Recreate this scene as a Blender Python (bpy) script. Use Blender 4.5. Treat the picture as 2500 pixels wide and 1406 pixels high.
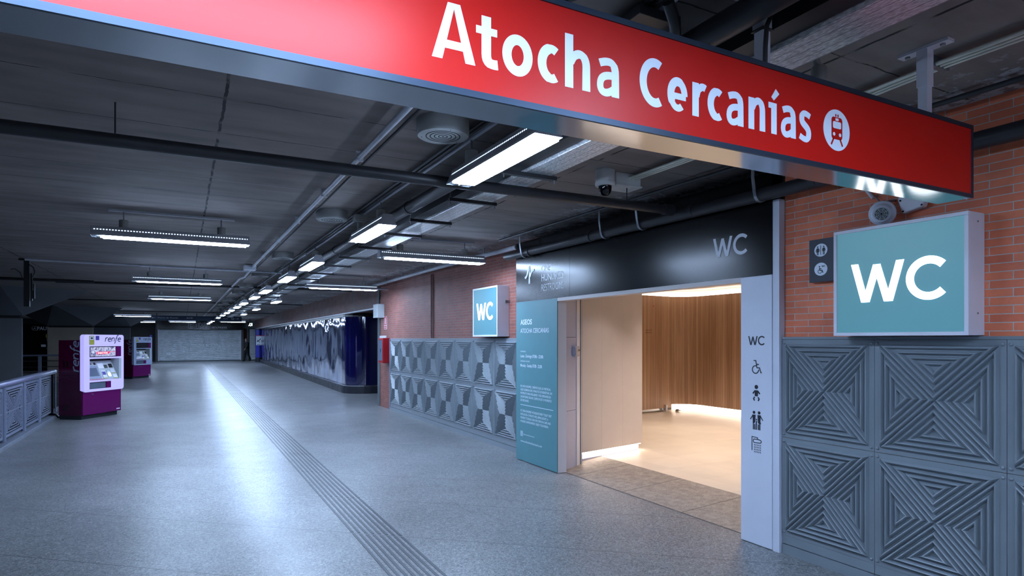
import bpy, math, random
from mathutils import Vector, Matrix
random.seed(7)
for _o in list(bpy.data.objects):
    bpy.data.objects.remove(_o, do_unlink=True)
S = bpy.context.scene
COL = S.collection
PI = math.pi

# ------------------------------------------------------------------ camera
YAW = math.atan2(1250 - 445, 1510)
cd = bpy.data.cameras.new('camera')
cd.sensor_width = 36.0
cd.lens = 36.0 * 1510 / 2500
cd.shift_x = 0.0
cd.shift_y = 125.0 / 2500
cd.clip_start = 0.05
cd.clip_end = 200
cam = bpy.data.objects.new('camera', cd)
COL.objects.link(cam)
cam.location = (0, 0, 1.65)
cam.rotation_euler = (PI / 2, 0, -YAW)
S.camera = cam

# ------------------------------------------------------------------ world, exposure
W = bpy.data.worlds.new('world')
S.world = W
W.use_nodes = True
W.node_tree.nodes['Background'].inputs[0].default_value = (0.35, 0.5, 0.8, 1)
W.node_tree.nodes['Background'].inputs[1].default_value = 0.02
S.view_settings.view_transform = 'Standard'
S.view_settings.look = 'None'
S.view_settings.gamma = 1.0
S.view_settings.use_curve_mapping = False
S.view_settings.exposure = 0.62
S.cycles.use_denoising = True
S.cycles.max_bounces = 8
S.cycles.diffuse_bounces = 4
S.cycles.glossy_bounces = 4
S.cycles.sample_clamp_indirect = 6.0
S.cycles.caustics_reflective = False
S.cycles.caustics_refractive = False
LAMP = 60.0                      # emission of a corridor tube
COOL = (0.55, 0.745, 1.08)
WARM = (1.0, 0.83, 0.71)

# ------------------------------------------------------------------ materials
def lin(c):
    return tuple(((v / 255) / 12.92 if v / 255 <= 0.04045 else ((v / 255 + 0.055) / 1.055) ** 2.4) for v in c)

def newmat(name):
    m = bpy.data.materials.new(name)
    m.use_nodes = True
    nt = m.node_tree
    return m, nt, nt.nodes['Principled BSDF']

def nd(nt, typ, ins=None, **props):
    n = nt.nodes.new(typ)
    for k, v in props.items():
        setattr(n, k, v)
    for k, v in (ins or {}).items():
        if isinstance(v, bpy.types.NodeSocket):
            nt.links.new(v, n.inputs[k])
        else:
            n.inputs[k].default_value = v
    return n

def mat(name, c, rough=0.5, metal=0.0, var=0.12, scale=6.0, bump=0.0, bscale=60.0, coat=0.0, ior=None, rvar=0.0):
    """plain painted / plastic / metal surface with a little procedural unevenness"""
    m, nt, b = newmat(name)
    c = lin(c)
    tc = nd(nt, 'ShaderNodeTexCoord')
    n = nd(nt, 'ShaderNodeTexNoise', {'Vector': tc.outputs['Object'], 'Scale': scale, 'Detail': 5.0})
    r = nd(nt, 'ShaderNodeMapRange', {'Value': n.outputs['Fac'], 'From Min': 0.3, 'From Max': 0.7, 'To Min': 1 - var, 'To Max': 1 + var})
    mul = nd(nt, 'ShaderNodeVectorMath', {0: (*c,), 'Scale': r.outputs[0]}, operation='SCALE')
    nt.links.new(mul.outputs[0], b.inputs['Base Color'])
    b.inputs['Roughness'].default_value = rough
    if rvar:
        rr = nd(nt, 'ShaderNodeMapRange', {'Value': n.outputs['Fac'], 'From Min': 0.3, 'From Max': 0.7, 'To Min': rough - rvar, 'To Max': rough + rvar})
        nt.links.new(rr.outputs[0], b.inputs['Roughness'])
    b.inputs['Metallic'].default_value = metal
    if coat:
        b.inputs['Coat Weight'].default_value = coat
        b.inputs['Coat Roughness'].default_value = 0.06
    if ior:
        b.inputs['IOR'].default_value = ior
    if bump:
        n2 = nd(nt, 'ShaderNodeTexNoise', {'Vector': tc.outputs['Object'], 'Scale': bscale, 'Detail': 3.0})
        bp = nd(nt, 'ShaderNodeBump', {'Height': n2.outputs['Fac'], 'Strength': bump, 'Distance': 0.01})
        nt.links.new(bp.outputs[0], b.inputs['Normal'])
    return m

def glow(name, c, strength, base=(230, 230, 230)):
    m, nt, b = newmat(name)
    b.inputs['Base Color'].default_value = (*lin(base), 1)
    b.inputs['Emission Color'].default_value = (*c, 1)
    b.inputs['Emission Strength'].default_value = strength
    b.inputs['Roughness'].default_value = 0.4
    return m

M = {}
M['tube'] = glow('lamp tube light', COOL, LAMP)
M['hole_light'] = glow('lamp light behind perforation', COOL, 2.2)
M['lamp_metal'] = mat('white enamelled lamp reflector', (176, 180, 186), 0.4)
M['lamp_side'] = mat('grey lamp side', (176, 180, 188), 0.4)
M['drum'] = mat('off white painted drum', (150, 152, 150), 0.55)
M['cam_white'] = mat('white camera housing', (214, 216, 214), 0.45)
M['slot'] = mat('dark slot', (18, 19, 22), 0.8)
M['dark_pipe'] = mat('dark painted pipe', (40, 40, 44), 0.45, var=0.2)
M['conduit'] = mat('grey conduit', (186, 190, 200), 0.4)
M['zinc'] = mat('zinc coated conduit', (206, 210, 196), 0.3, metal=0.35)
M['steel'] = mat('galvanised steel', (150, 156, 162), 0.35, metal=0.8, var=0.2)
M['cable'] = mat('black cable', (22, 23, 26), 0.5)
M['sign_red'] = mat('red sign vinyl', (190, 24, 17), 0.40, var=0.03, ior=1.36)
M['sign_frame'] = mat('dark anodised frame', (56, 68, 84), 0.45, metal=0.7, var=0.06)
M['sign_under'] = mat('polished steel underside', (140, 145, 152), 0.11, metal=1.0, var=0.03, bump=0.05, bscale=3.5)
M['white_vinyl'] = mat('white vinyl lettering', (226, 236, 248), 0.4, var=0.02)
M['alu_white'] = mat('white anodised frame', (216, 216, 226), 0.35, var=0.03)
M['grey_panel'] = mat('grey enamelled wall panel', (124, 133, 140), 0.36, var=0.05, scale=5, rvar=0.05)
M['black_gloss'] = mat('glossy black fascia', (3, 3, 5), 0.2, var=0.1, scale=3, ior=1.36)
M['teal'] = mat('teal vinyl panel', (84, 134, 142), 0.45, var=0.03)
M['panel_white'] = mat('white laminate', (206, 211, 224), 0.42, var=0.02)
M['warm_white'] = mat('cream laminate', (198, 190, 188), 0.45, var=0.02)
M['grey_lam'] = mat('grey laminate', (176, 180, 204), 0.4, var=0.02)
M['navy'] = mat('navy sign', (34, 42, 58), 0.45, var=0.06)
M['ink'] = mat('dark navy print', (22, 28, 44), 0.5, var=0.02)
M['silver_print'] = mat('silver vinyl lettering', (214, 218, 230), 0.4, metal=0.0, var=0.03)
M['cream_wall'] = mat('inner room wall', (222, 212, 198), 0.6, var=0.02)
M['red_box'] = mat('red enamel', (146, 8, 18), 0.3, var=0.05)
M['red_print'] = mat('red print', (190, 24, 36), 0.5, var=0.02)
M['glass_dull'] = mat('grey glazing', (96, 106, 124), 0.12, var=0.05)
M['grey_box'] = mat('light grey plastic', (176, 184, 186), 0.5, var=0.05)
M['maroon'] = mat('maroon enamel', (98, 0, 84), 0.3, var=0.05)
M['maroon_dark'] = mat('dark maroon side', (88, 6, 52), 0.22, var=0.06)
M['maroon_line'] = mat('maroon side stripes', (52, 4, 34), 0.3, var=0.05)
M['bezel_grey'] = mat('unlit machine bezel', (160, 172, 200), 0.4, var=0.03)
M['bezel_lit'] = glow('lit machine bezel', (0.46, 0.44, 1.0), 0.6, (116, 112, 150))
M['panel_lite'] = mat('machine light grey', (180, 188, 190), 0.45, var=0.04)
M['black'] = mat('black plastic', (14, 14, 18), 0.35)
M['yellow'] = mat('yellow sticker', (168, 160, 60), 0.5)
M['purple_print'] = mat('purple print', (64, 50, 150), 0.5)
M['plinth'] = mat('dark plinth', (26, 30, 40), 0.5, var=0.2, rvar=0.1)
M['chrome'] = mat('chrome', (210, 214, 220), 0.12, metal=1.0, var=0.02)
M['rail_metal'] = mat('painted railing', (128, 136, 158), 0.38, metal=0.2, var=0.08)
M['rail_top'] = mat('handrail', (150, 156, 184), 0.25, metal=0.5, var=0.05)
M['kerb'] = mat('stone kerb', (118, 124, 136), 0.5, var=0.2, scale=20, bump=0.1)
M['pillar_grey'] = mat('painted concrete pillar', (86, 90, 95), 0.7, var=0.08, scale=2)
M['pillar_cream'] = mat('cream concrete pillar', (150, 142, 128), 0.7, var=0.08, scale=2)
M['shutter'] = mat('galvanised shutter', (232, 238, 244), 0.4, metal=0.0, var=0.1, scale=3)
M['dark_shop'] = mat('dark shop interior', (12, 15, 20), 0.5)
M['blue_tile'] = mat('blue enamel', (56, 62, 170), 0.25, var=0.05)
M['orange_wall'] = mat('rust orange wall', (126, 56, 34), 0.7, var=0.1)
M['dim_wall'] = mat('dim grey wall', (84, 92, 96), 0.7, var=0.12)
M['skin'] = mat('skin', (170, 128, 112), 0.6)
M['coat'] = mat('dark green coat', (20, 26, 24), 0.8, var=0.2)
M['trousers'] = mat('black trousers', (10, 11, 16), 0.85)
M['hair'] = mat('grey brown hair', (120, 100, 104), 0.7)
M['lilac_glow'] = glow('lit white glyph', (0.85, 0.95, 1.0), 3.0)
M['wc_teal'] = glow('backlit teal sign face', (0.135, 0.38, 0.46), 0.33, (42, 98, 114))
M['wc_white'] = glow('backlit white letters', (0.95, 1.0, 1.0), 1.7)
M['led_warm'] = glow('warm led strip', WARM, 11.0)
M['foot_glow'] = glow('foot band with painted led glow', (1.0, 0.80, 0.60), 0.8)  # foot bands glow themselves, standing in for light from the hidden led
M['downlight'] = glow('downlight lens', (1.0, 0.80, 0.62), 9.0)
M['screen'] = None

# terrazzo corridor floor
def make_floor():
    m, nt, b = newmat('terrazzo floor')
    tc = nd(nt, 'ShaderNodeTexCoord')
    P = tc.outputs['Object']
    v1 = nd(nt, 'ShaderNodeTexVoronoi', {'Vector': P, 'Scale': 125.0})
    r1 = nd(nt, 'ShaderNodeSeparateColor', {0: v1.outputs['Color']})
    v2 = nd(nt, 'ShaderNodeTexVoronoi', {'Vector': P, 'Scale': 55.0})
    r2 = nd(nt, 'ShaderNodeSeparateColor', {0: v2.outputs['Color']})
    n1 = nd(nt, 'ShaderNodeTexNoise', {'Vector': P, 'Scale': 0.9, 'Detail': 4.0})
    a = nd(nt, 'ShaderNodeMath', {0: r1.outputs[0], 1: 0.68}, operation='MULTIPLY')
    a2 = nd(nt, 'ShaderNodeMath', {0: r2.outputs[1], 1: 0.32}, operation='MULTIPLY')
    s = nd(nt, 'ShaderNodeMath', {0: a.outputs[0], 1: a2.outputs[0]}, operation='ADD')
    ramp = nd(nt, 'ShaderNodeValToRGB', {0: s.outputs[0]})
    cr = ramp.color_ramp
    cr.elements[0].position = 0.05; cr.elements[0].color = (0.065, 0.07, 0.075, 1)
    cr.elements[1].position = 0.95; cr.elements[1].color = (0.34, 0.345, 0.35, 1)
    e = cr.elements.new(0.35); e.color = (0.15, 0.153, 0.155, 1)
    e = cr.elements.new(0.7); e.color = (0.235, 0.237, 0.24, 1)
    big = nd(nt, 'ShaderNodeMapRange', {'Value': n1.outputs['Fac'], 'From Min': 0.3, 'From Max': 0.7, 'To Min': 0.86, 'To Max': 1.12})
    col = nd(nt, 'ShaderNodeVectorMath', {0: ramp.outputs[0], 'Scale': big.outputs[0]}, operation='SCALE')
    # diagonal slab joints
    def joint(nx, ny, spacing, off, width):
        d = nd(nt, 'ShaderNodeVectorMath', {0: P, 1: (nx, ny, 0)}, operation='DOT_PRODUCT')
        o = nd(nt, 'ShaderNodeMath', {0: d.outputs['Value'], 1: off}, operation='SUBTRACT')
        f = nd(nt, 'ShaderNodeMath', {0: o.outputs[0], 1: spacing}, operation='PINGPONG')
        # pingpong 0..spacing with period 2*spacing
        return nd(nt, 'ShaderNodeMath', {0: f.outputs[0], 1: width}, operation='LESS_THAN')
    A = math.radians(-40.3)
    j1 = joint(-math.sin(A), math.cos(A), 0.53, 3.80, 0.0045)
    j2 = joint(math.cos(A), math.sin(A), 3.2, 1.7, 0.002)
    j2b = nd(nt, 'ShaderNodeMath', {0: j2.outputs[0], 1: 0.35}, operation='MULTIPLY')
    jm = nd(nt, 'ShaderNodeMath', {0: j1.outputs[0], 1: j2b.outputs[0]}, operation='MAXIMUM')
    jm2 = nd(nt, 'ShaderNodeMath', {0: jm.outputs[0], 1: 0.9}, operation='MULTIPLY')
    mix = nd(nt, 'ShaderNodeMix', {'Factor': jm2.outputs[0], 6: col.outputs[0], 7: (0.05, 0.05, 0.055, 1)}, data_type='RGBA')
    nt.links.new(mix.outputs[2], b.inputs['Base Color'])
    n2 = nd(nt, 'ShaderNodeTexNoise', {'Vector': P, 'Scale': 2.2, 'Detail': 5.0})
    rr = nd(nt, 'ShaderNodeMapRange', {'Value': n2.outputs['Fac'], 'From Min': 0.3, 'From Max': 0.7, 'To Min': 0.305, 'To Max': 0.37})
    nt.links.new(rr.outputs[0], b.inputs['Roughness'])
    b.inputs['Specular IOR Level'].default_value = 0.33
    return m
M['floor'] = make_floor()

def make_ceiling():
    m, nt, b = newmat('dark concrete ceiling')
    tc = nd(nt, 'ShaderNodeTexCoord')
    P = tc.outputs['Object']
    sx = nd(nt, 'ShaderNodeSeparateXYZ', {0: P})
    n1 = nd(nt, 'ShaderNodeTexNoise', {'Vector': P, 'Scale': 1.1, 'Detail': 8.0, 'Roughness': 0.62})
    st = nd(nt, 'ShaderNodeMapping', {'Vector': P, 'Scale': (0.5, 2.6, 1)})
    n2 = nd(nt, 'ShaderNodeTexNoise', {'Vector': st.outputs[0], 'Scale': 2.0, 'Detail': 7.0})
    a = nd(nt, 'ShaderNodeMath', {0: n1.outputs['Fac'], 1: n2.outputs['Fac']}, operation='ADD')
    r = nd(nt, 'ShaderNodeMapRange', {'Value': a.outputs[0], 'From Min': 0.75, 'From Max': 1.25, 'To Min': 0.72, 'To Max': 1.25})
    col = nd(nt, 'ShaderNodeVectorMath', {0: lin((128, 119, 116)), 'Scale': r.outputs[0]}, operation='SCALE')
    # wobbling board joints across and long joints
    wob = nd(nt, 'ShaderNodeTexNoise', {'Vector': P, 'Scale': 9.0, 'Detail': 4.0})
    w = nd(nt, 'ShaderNodeMapRange', {'Value': wob.outputs['Fac'], 'To Min': -0.012, 'To Max': 0.012})
    def line(sock, off, half, width):
        o = nd(nt, 'ShaderNodeMath', {0: sock, 1: off}, operation='SUBTRACT')
        o2 = nd(nt, 'ShaderNodeMath', {0: o.outputs[0], 1: w.outputs[0]}, operation='ADD')
        f = nd(nt, 'ShaderNodeMath', {0: o2.outputs[0], 1: half}, operation='PINGPONG')
        return nd(nt, 'ShaderNodeMath', {0: f.outputs[0], 1: width}, operation='LESS_THAN')
    l1 = line(sx.outputs[1], 3.96, 0.3375, 0.0045)
    l2 = line(sx.outputs[0], 0.22, 1.33, 0.009)
    jm = nd(nt, 'ShaderNodeMath', {0: l1.outputs[0], 1: l2.outputs[0]}, operation='MAXIMUM')
    n3 = nd(nt, 'ShaderNodeTexNoise', {'Vector': P, 'Scale': 5.0, 'Detail': 3.0})
    gap = nd(nt, 'ShaderNodeMapRange', {'Value': n3.outputs['Fac'], 'From Min': 0.35, 'From Max': 0.5})
    jg = nd(nt, 'ShaderNodeMath', {0: jm.outputs[0], 1: gap.outputs[0]}, operation='MULTIPLY')
    mix = nd(nt, 'ShaderNodeMix', {'Factor': jg.outputs[0], 6: col.outputs[0], 7: (0.008, 0.008, 0.01, 1)}, data_type='RGBA')
    # pale flaking efflorescence near the right wall
    n4 = nd(nt, 'ShaderNodeTexNoise', {'Vector': P, 'Scale': 11.0, 'Detail': 9.0, 'Roughness': 0.7})
    band = nd(nt, 'ShaderNodeMapRange', {'Value': sx.outputs[0], 'From Min': 3.35, 'From Max': 3.9})
    n5 = nd(nt, 'ShaderNodeTexNoise', {'Vector': P, 'Scale': 0.7, 'Detail': 1.0})
    pb = nd(nt, 'ShaderNodeMapRange', {'Value': n5.outputs['Fac'], 'From Min': 0.36, 'From Max': 0.47})
    q = nd(nt, 'ShaderNodeMath', {0: band.outputs[0], 1: pb.outputs[0]}, operation='MULTIPLY')
    q2 = nd(nt, 'ShaderNodeMath', {0: q.outputs[0], 1: 0.17}, operation='MULTIPLY')
    q3 = nd(nt, 'ShaderNodeMath', {0: n4.outputs['Fac'], 1: q2.outputs[0]}, operation='ADD')
    q4 = nd(nt, 'ShaderNodeMapRange', {'Value': q3.outputs[0], 'From Min': 0.66, 'From Max': 0.69})
    q5 = nd(nt, 'ShaderNodeMath', {0: q4.outputs[0], 1: q.outputs[0]}, operation='MULTIPLY')
    mix2 = nd(nt, 'ShaderNodeMix', {'Factor': q5.outputs[0], 6: mix.outputs[2], 7: (0.42, 0.43, 0.45, 1)}, data_type='RGBA')
    nt.links.new(mix2.outputs[2], b.inputs['Base Color'])
    b.inputs['Roughness'].default_value = 0.75
    bp = nd(nt, 'ShaderNodeBump', {'Height': n1.outputs['Fac'], 'Strength': 0.25, 'Distance': 0.01})
    nt.links.new(bp.outputs[0], b.inputs['Normal'])
    return m
M['ceiling'] = make_ceiling()

def make_brick(name, c1, c2, mortar, dirt=0.0):
    m, nt, b = newmat(name)
    tc = nd(nt, 'ShaderNodeTexCoord')
    sx = nd(nt, 'ShaderNodeSeparateXYZ', {0: tc.outputs['Object']})
    s = nd(nt, 'ShaderNodeMath', {0: sx.outputs[0], 1: sx.outputs[1]}, operation='ADD')
    cx = nd(nt, 'ShaderNodeCombineXYZ', {0: s.outputs[0], 1: sx.outputs[2]})
    bt = nd(nt, 'ShaderNodeTexBrick', {'Vector': cx.outputs[0], 'Color1': (*lin(c1), 1), 'Color2': (*lin(c2), 1), 'Mortar': (*lin(mortar), 1),
                                       'Scale': 1.0, 'Mortar Size': 0.0028, 'Mortar Smooth': 0.15, 'Bias': 0.0, 'Brick Width': 0.235, 'Row Height': 0.0485})
    bt.offset = 0.5
    n = nd(nt, 'ShaderNodeTexNoise', {'Vector': tc.outputs['Object'], 'Scale': 3.0, 'Detail': 7.0, 'Roughness': 0.65})
    r = nd(nt, 'ShaderNodeMapRange', {'Value': n.outputs['Fac'], 'From Min': 0.3, 'From Max': 0.7, 'To Min': 0.78 - dirt, 'To Max': 1.16})
    col = nd(nt, 'ShaderNodeVectorMath', {0: bt.outputs['Color'], 'Scale': r.outputs[0]}, operation='SCALE')
    out = col.outputs[0]
    if dirt:
        n3 = nd(nt, 'ShaderNodeTexNoise', {'Vector': tc.outputs['Object'], 'Scale': 1.3, 'Detail': 9.0, 'Roughness': 0.75})
        k = nd(nt, 'ShaderNodeMapRange', {'Value': n3.outputs['Fac'], 'From Min': 0.55, 'From Max': 0.68})
        mx = nd(nt, 'ShaderNodeMix', {'Factor': k.outputs[0], 6: out, 7: (*lin((86, 84, 84)), 1)}, data_type='RGBA')
        out = mx.outputs[2]
    nt.links.new(out, b.inputs['Base Color'])
    b.inputs['Roughness'].default_value = 0.6
    n2 = nd(nt, 'ShaderNodeTexNoise', {'Vector': tc.outputs['Object'], 'Scale': 90.0, 'Detail': 3.0})
    inv = nd(nt, 'ShaderNodeMath', {0: n2.outputs['Fac'], 1: 0.25}, operation='MULTIPLY')
    hh = nd(nt, 'ShaderNodeMath', {0: inv.outputs[0], 1: bt.outputs['Fac']}, operation='SUBTRACT')
    bp = nd(nt, 'ShaderNodeBump', {'Height': hh.outputs[0], 'Strength': 0.6, 'Distance': 0.004})
    nt.links.new(bp.outputs[0], b.inputs['Normal'])
    return m
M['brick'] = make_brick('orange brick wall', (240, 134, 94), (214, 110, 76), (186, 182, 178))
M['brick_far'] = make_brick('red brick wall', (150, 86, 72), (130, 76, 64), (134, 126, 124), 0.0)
M['brick_dirty'] = make_brick('stained brick lintel', (112, 66, 58), (94, 56, 50), (90, 82, 80), 0.3)

def make_wood():
    m, nt, b = newmat('vertical timber boards')
    tc = nd(nt, 'ShaderNodeTexCoord')
    sx = nd(nt, 'ShaderNodeSeparateXYZ', {0: tc.outputs['UV']})
    cell = nd(nt, 'ShaderNodeMath', {0: sx.outputs[0], 1: 0.062}, operation='SNAP')
    wn = nd(nt, 'ShaderNodeTexWhiteNoise', {'W': cell.outputs[0]}, noise_dimensions='1D')
    mp = nd(nt, 'ShaderNodeMapping', {'Vector': tc.outputs['UV'], 'Scale': (60, 1.2, 1)})
    n = nd(nt, 'ShaderNodeTexNoise', {'Vector': mp.outputs[0], 'Scale': 1.0, 'Detail': 7.0, 'Roughness': 0.6})
    mp2 = nd(nt, 'ShaderNodeMapping', {'Vector': tc.outputs['UV'], 'Scale': (14, 0.25, 1)})
    n2 = nd(nt, 'ShaderNodeTexNoise', {'Vector': mp2.outputs[0], 'Scale': 1.0, 'Detail': 3.0})
    a = nd(nt, 'ShaderNodeMath', {0: n.outputs['Fac'], 1: 0.55}, operation='MULTIPLY')
    c = nd(nt, 'ShaderNodeMath', {0: wn.outputs[0], 1: 0.16}, operation='MULTIPLY')
    d = nd(nt, 'ShaderNodeMath', {0: a.outputs[0], 1: c.outputs[0]}, operation='ADD')
    d2 = nd(nt, 'ShaderNodeMath', {0: n2.outputs['Fac'], 1: 0.35}, operation='MULTIPLY')
    e = nd(nt, 'ShaderNodeMath', {0: d.outputs[0], 1: d2.outputs[0]}, operation='ADD')
    ramp = nd(nt, 'ShaderNodeValToRGB', {0: e.outputs[0]})
    ramp.color_ramp.elements[0].position = 0.36; ramp.color_ramp.elements[0].color = (*lin((144, 110, 86)), 1)
    ramp.color_ramp.elements[1].position = 0.82; ramp.color_ramp.elements[1].color = (*lin((206, 176, 150)), 1)
    f = nd(nt, 'ShaderNodeMath', {0: sx.outputs[0], 1: 0.062}, operation='MODULO')
    fa = nd(nt, 'ShaderNodeMath', {0: f.outputs[0], 1: 0.0022}, operation='LESS_THAN')
    mx = nd(nt, 'ShaderNodeMix', {'Factor': fa.outputs[0], 6: ramp.outputs[0], 7: (*lin((70, 42, 26)), 1)}, data_type='RGBA')
    nt.links.new(mx.outputs[2], b.inputs['Base Color'])
    b.inputs['Roughness'].default_value = 0.5
    return m
M['wood'] = make_wood()

def make_tiles(name, c, jc, w, h, rough, off=(0, 0), joint=0.002, chips=0.0):
    m, nt, b = newmat(name)
    tc = nd(nt, 'ShaderNodeTexCoord')
    mp = nd(nt, 'ShaderNodeMapping', {'Vector': tc.outputs['Object'], 'Location': (off[0], off[1], 0)})
    bt = nd(nt, 'ShaderNodeTexBrick', {'Vector': mp.outputs[0], 'Color1': (*lin(c), 1), 'Color2': (*lin(tuple(v * 0.97 for v in c)), 1), 'Mortar': (*lin(jc), 1),
                                       'Scale': 1.0, 'Mortar Size': joint, 'Mortar Smooth': 0.0, 'Brick Width': w, 'Row Height': h})
    bt.offset = 0.0
    n = nd(nt, 'ShaderNodeTexNoise', {'Vector': tc.outputs['Object'], 'Scale': 2.5 if not chips else 14.0, 'Detail': 6.0, 'Roughness': 0.6})
    r = nd(nt, 'ShaderNodeMapRange', {'Value': n.outputs['Fac'], 'From Min': 0.3, 'From Max': 0.7, 'To Min': 0.94 - chips, 'To Max': 1.05 + chips * 0.6})
    col = nd(nt, 'ShaderNodeVectorMath', {0: bt.outputs['Color'], 'Scale': r.outputs[0]}, operation='SCALE')
    out = col.outputs[0]
    if chips:
        v = nd(nt, 'ShaderNodeTexVoronoi', {'Vector': tc.outputs['Object'], 'Scale': 9.0})
        v2 = nd(nt, 'ShaderNodeTexNoise', {'Vector': tc.outputs['Object'], 'Scale': 120.0, 'Detail': 4.0})
        sp = nd(nt, 'ShaderNodeMath', {0: v.outputs['Distance'], 1: 0.09}, operation='LESS_THAN')
        sp2 = nd(nt, 'ShaderNodeMath', {0: sp.outputs[0], 1: 0.55}, operation='MULTIPLY')
        g = nd(nt, 'ShaderNodeMapRange', {'Value': v2.outputs['Fac'], 'From Min': 0.3, 'From Max': 0.7, 'To Min': 0.55, 'To Max': 1.45})
        c2 = nd(nt, 'ShaderNodeVectorMath', {0: out, 'Scale': g.outputs[0]}, operation='SCALE')
        mx = nd(nt, 'ShaderNodeMix', {'Factor': sp2.outputs[0], 6: c2.outputs[0], 7: (*lin((52, 44, 40)), 1)}, data_type='RGBA')
        out = mx.outputs[2]
    nt.links.new(out, b.inputs['Base Color'])
    b.inputs['Roughness'].default_value = rough
    return m
M['tiles'] = make_tiles('cream stoneware tiles', (226, 214, 198), (196, 180, 160), 0.6, 0.6, 0.35, (0.1, 0.2))
M['granite'] = make_tiles('worn granite threshold', (148, 138, 130), (50, 44, 42), 2.0, 0.9, 0.5, (0.0, 0.07), 0.005, 0.3)

def make_silver():
    m, nt, b = newmat('foil faced insulation duct')
    tc = nd(nt, 'ShaderNodeTexCoord')
    mp = nd(nt, 'ShaderNodeMapping', {'Vector': tc.outputs['Object'], 'Scale': (1.0, 0.35, 1)})
    n = nd(nt, 'ShaderNodeTexNoise', {'Vector': mp.outputs[0], 'Scale': 120.0, 'Detail': 4.0})
    r = nd(nt, 'ShaderNodeMapRange', {'Value': n.outputs['Fac'], 'From Min': 0.35, 'From Max': 0.65, 'To Min': 0.45, 'To Max': 0.88})
    cc = nd(nt, 'ShaderNodeCombineColor', {0: r.outputs[0], 1: r.outputs[0], 2: r.outputs[0]})
    sx = nd(nt, 'ShaderNodeSeparateXYZ', {0: tc.outputs['Object']})
    f = nd(nt, 'ShaderNodeMath', {0: sx.outputs[0], 1: 0.026}, operation='PINGPONG')
    fa = nd(nt, 'ShaderNodeMath', {0: f.outputs[0], 1: 0.0016}, operation='LESS_THAN')
    mx = nd(nt, 'ShaderNodeMix', {'Factor': fa.outputs[0], 6: cc.outputs[0], 7: (0.12, 0.12, 0.13, 1)}, data_type='RGBA')
    nt.links.new(mx.outputs[2], b.inputs['Base Color'])
    b.inputs['Metallic'].default_value = 0.35
    b.inputs['Roughness'].default_value = 0.33
    bp = nd(nt, 'ShaderNodeBump', {'Height': n.outputs['Fac'], 'Strength': 0.35, 'Distance': 0.003})
    nt.links.new(bp.outputs[0], b.inputs['Normal'])
    return m
M['silver'] = make_silver()

def make_foil():
    m, nt, b = newmat('glossy navy film cladding')
    tc = nd(nt, 'ShaderNodeTexCoord')
    n = nd(nt, 'ShaderNodeTexNoise', {'Vector': tc.outputs['Object'], 'Scale': 1.5, 'Detail': 4.0})
    r = nd(nt, 'ShaderNodeMapRange', {'Value': n.outputs['Fac'], 'From Min': 0.3, 'From Max': 0.7, 'To Min': 0.75, 'To Max': 1.25})
    col = nd(nt, 'ShaderNodeVectorMath', {0: lin((11, 13, 60)), 'Scale': r.outputs[0]}, operation='SCALE')
    nt.links.new(col.outputs[0], b.inputs['Base Color'])
    b.inputs['Roughness'].default_value = 0.06
    b.inputs['IOR'].default_value = 2.0
    return m
M['foil'] = make_foil()
M['foil_side'] = mat('wavy mirror film', (132, 140, 172), 0.07, metal=0.85, var=0.2, scale=1.5)

def make_screen():
    m, nt, b = newmat('machine display picture')
    tc = nd(nt, 'ShaderNodeTexCoord')
    n = nd(nt, 'ShaderNodeTexNoise', {'Vector': tc.outputs['Object'], 'Scale': 14.0, 'Detail': 6.0, 'Distortion': 1.5})
    ramp = nd(nt, 'ShaderNodeValToRGB', {0: n.outputs['Fac']})
    ramp.color_ramp.elements[0].position = 0.35; ramp.color_ramp.elements[0].color = (*lin((60, 70, 120)), 1)
    ramp.color_ramp.elements[1].position = 0.6; ramp.color_ramp.elements[1].color = (*lin((200, 205, 240)), 1)
    nt.links.new(ramp.outputs[0], b.inputs['Emission Color'])
    b.inputs['Emission Strength'].default_value = 0.7
    b.inputs['Base Color'].default_value = (0.02, 0.02, 0.03, 1)
    b.inputs['Roughness'].default_value = 0.2
    return m
M['screen'] = make_screen()

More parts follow.
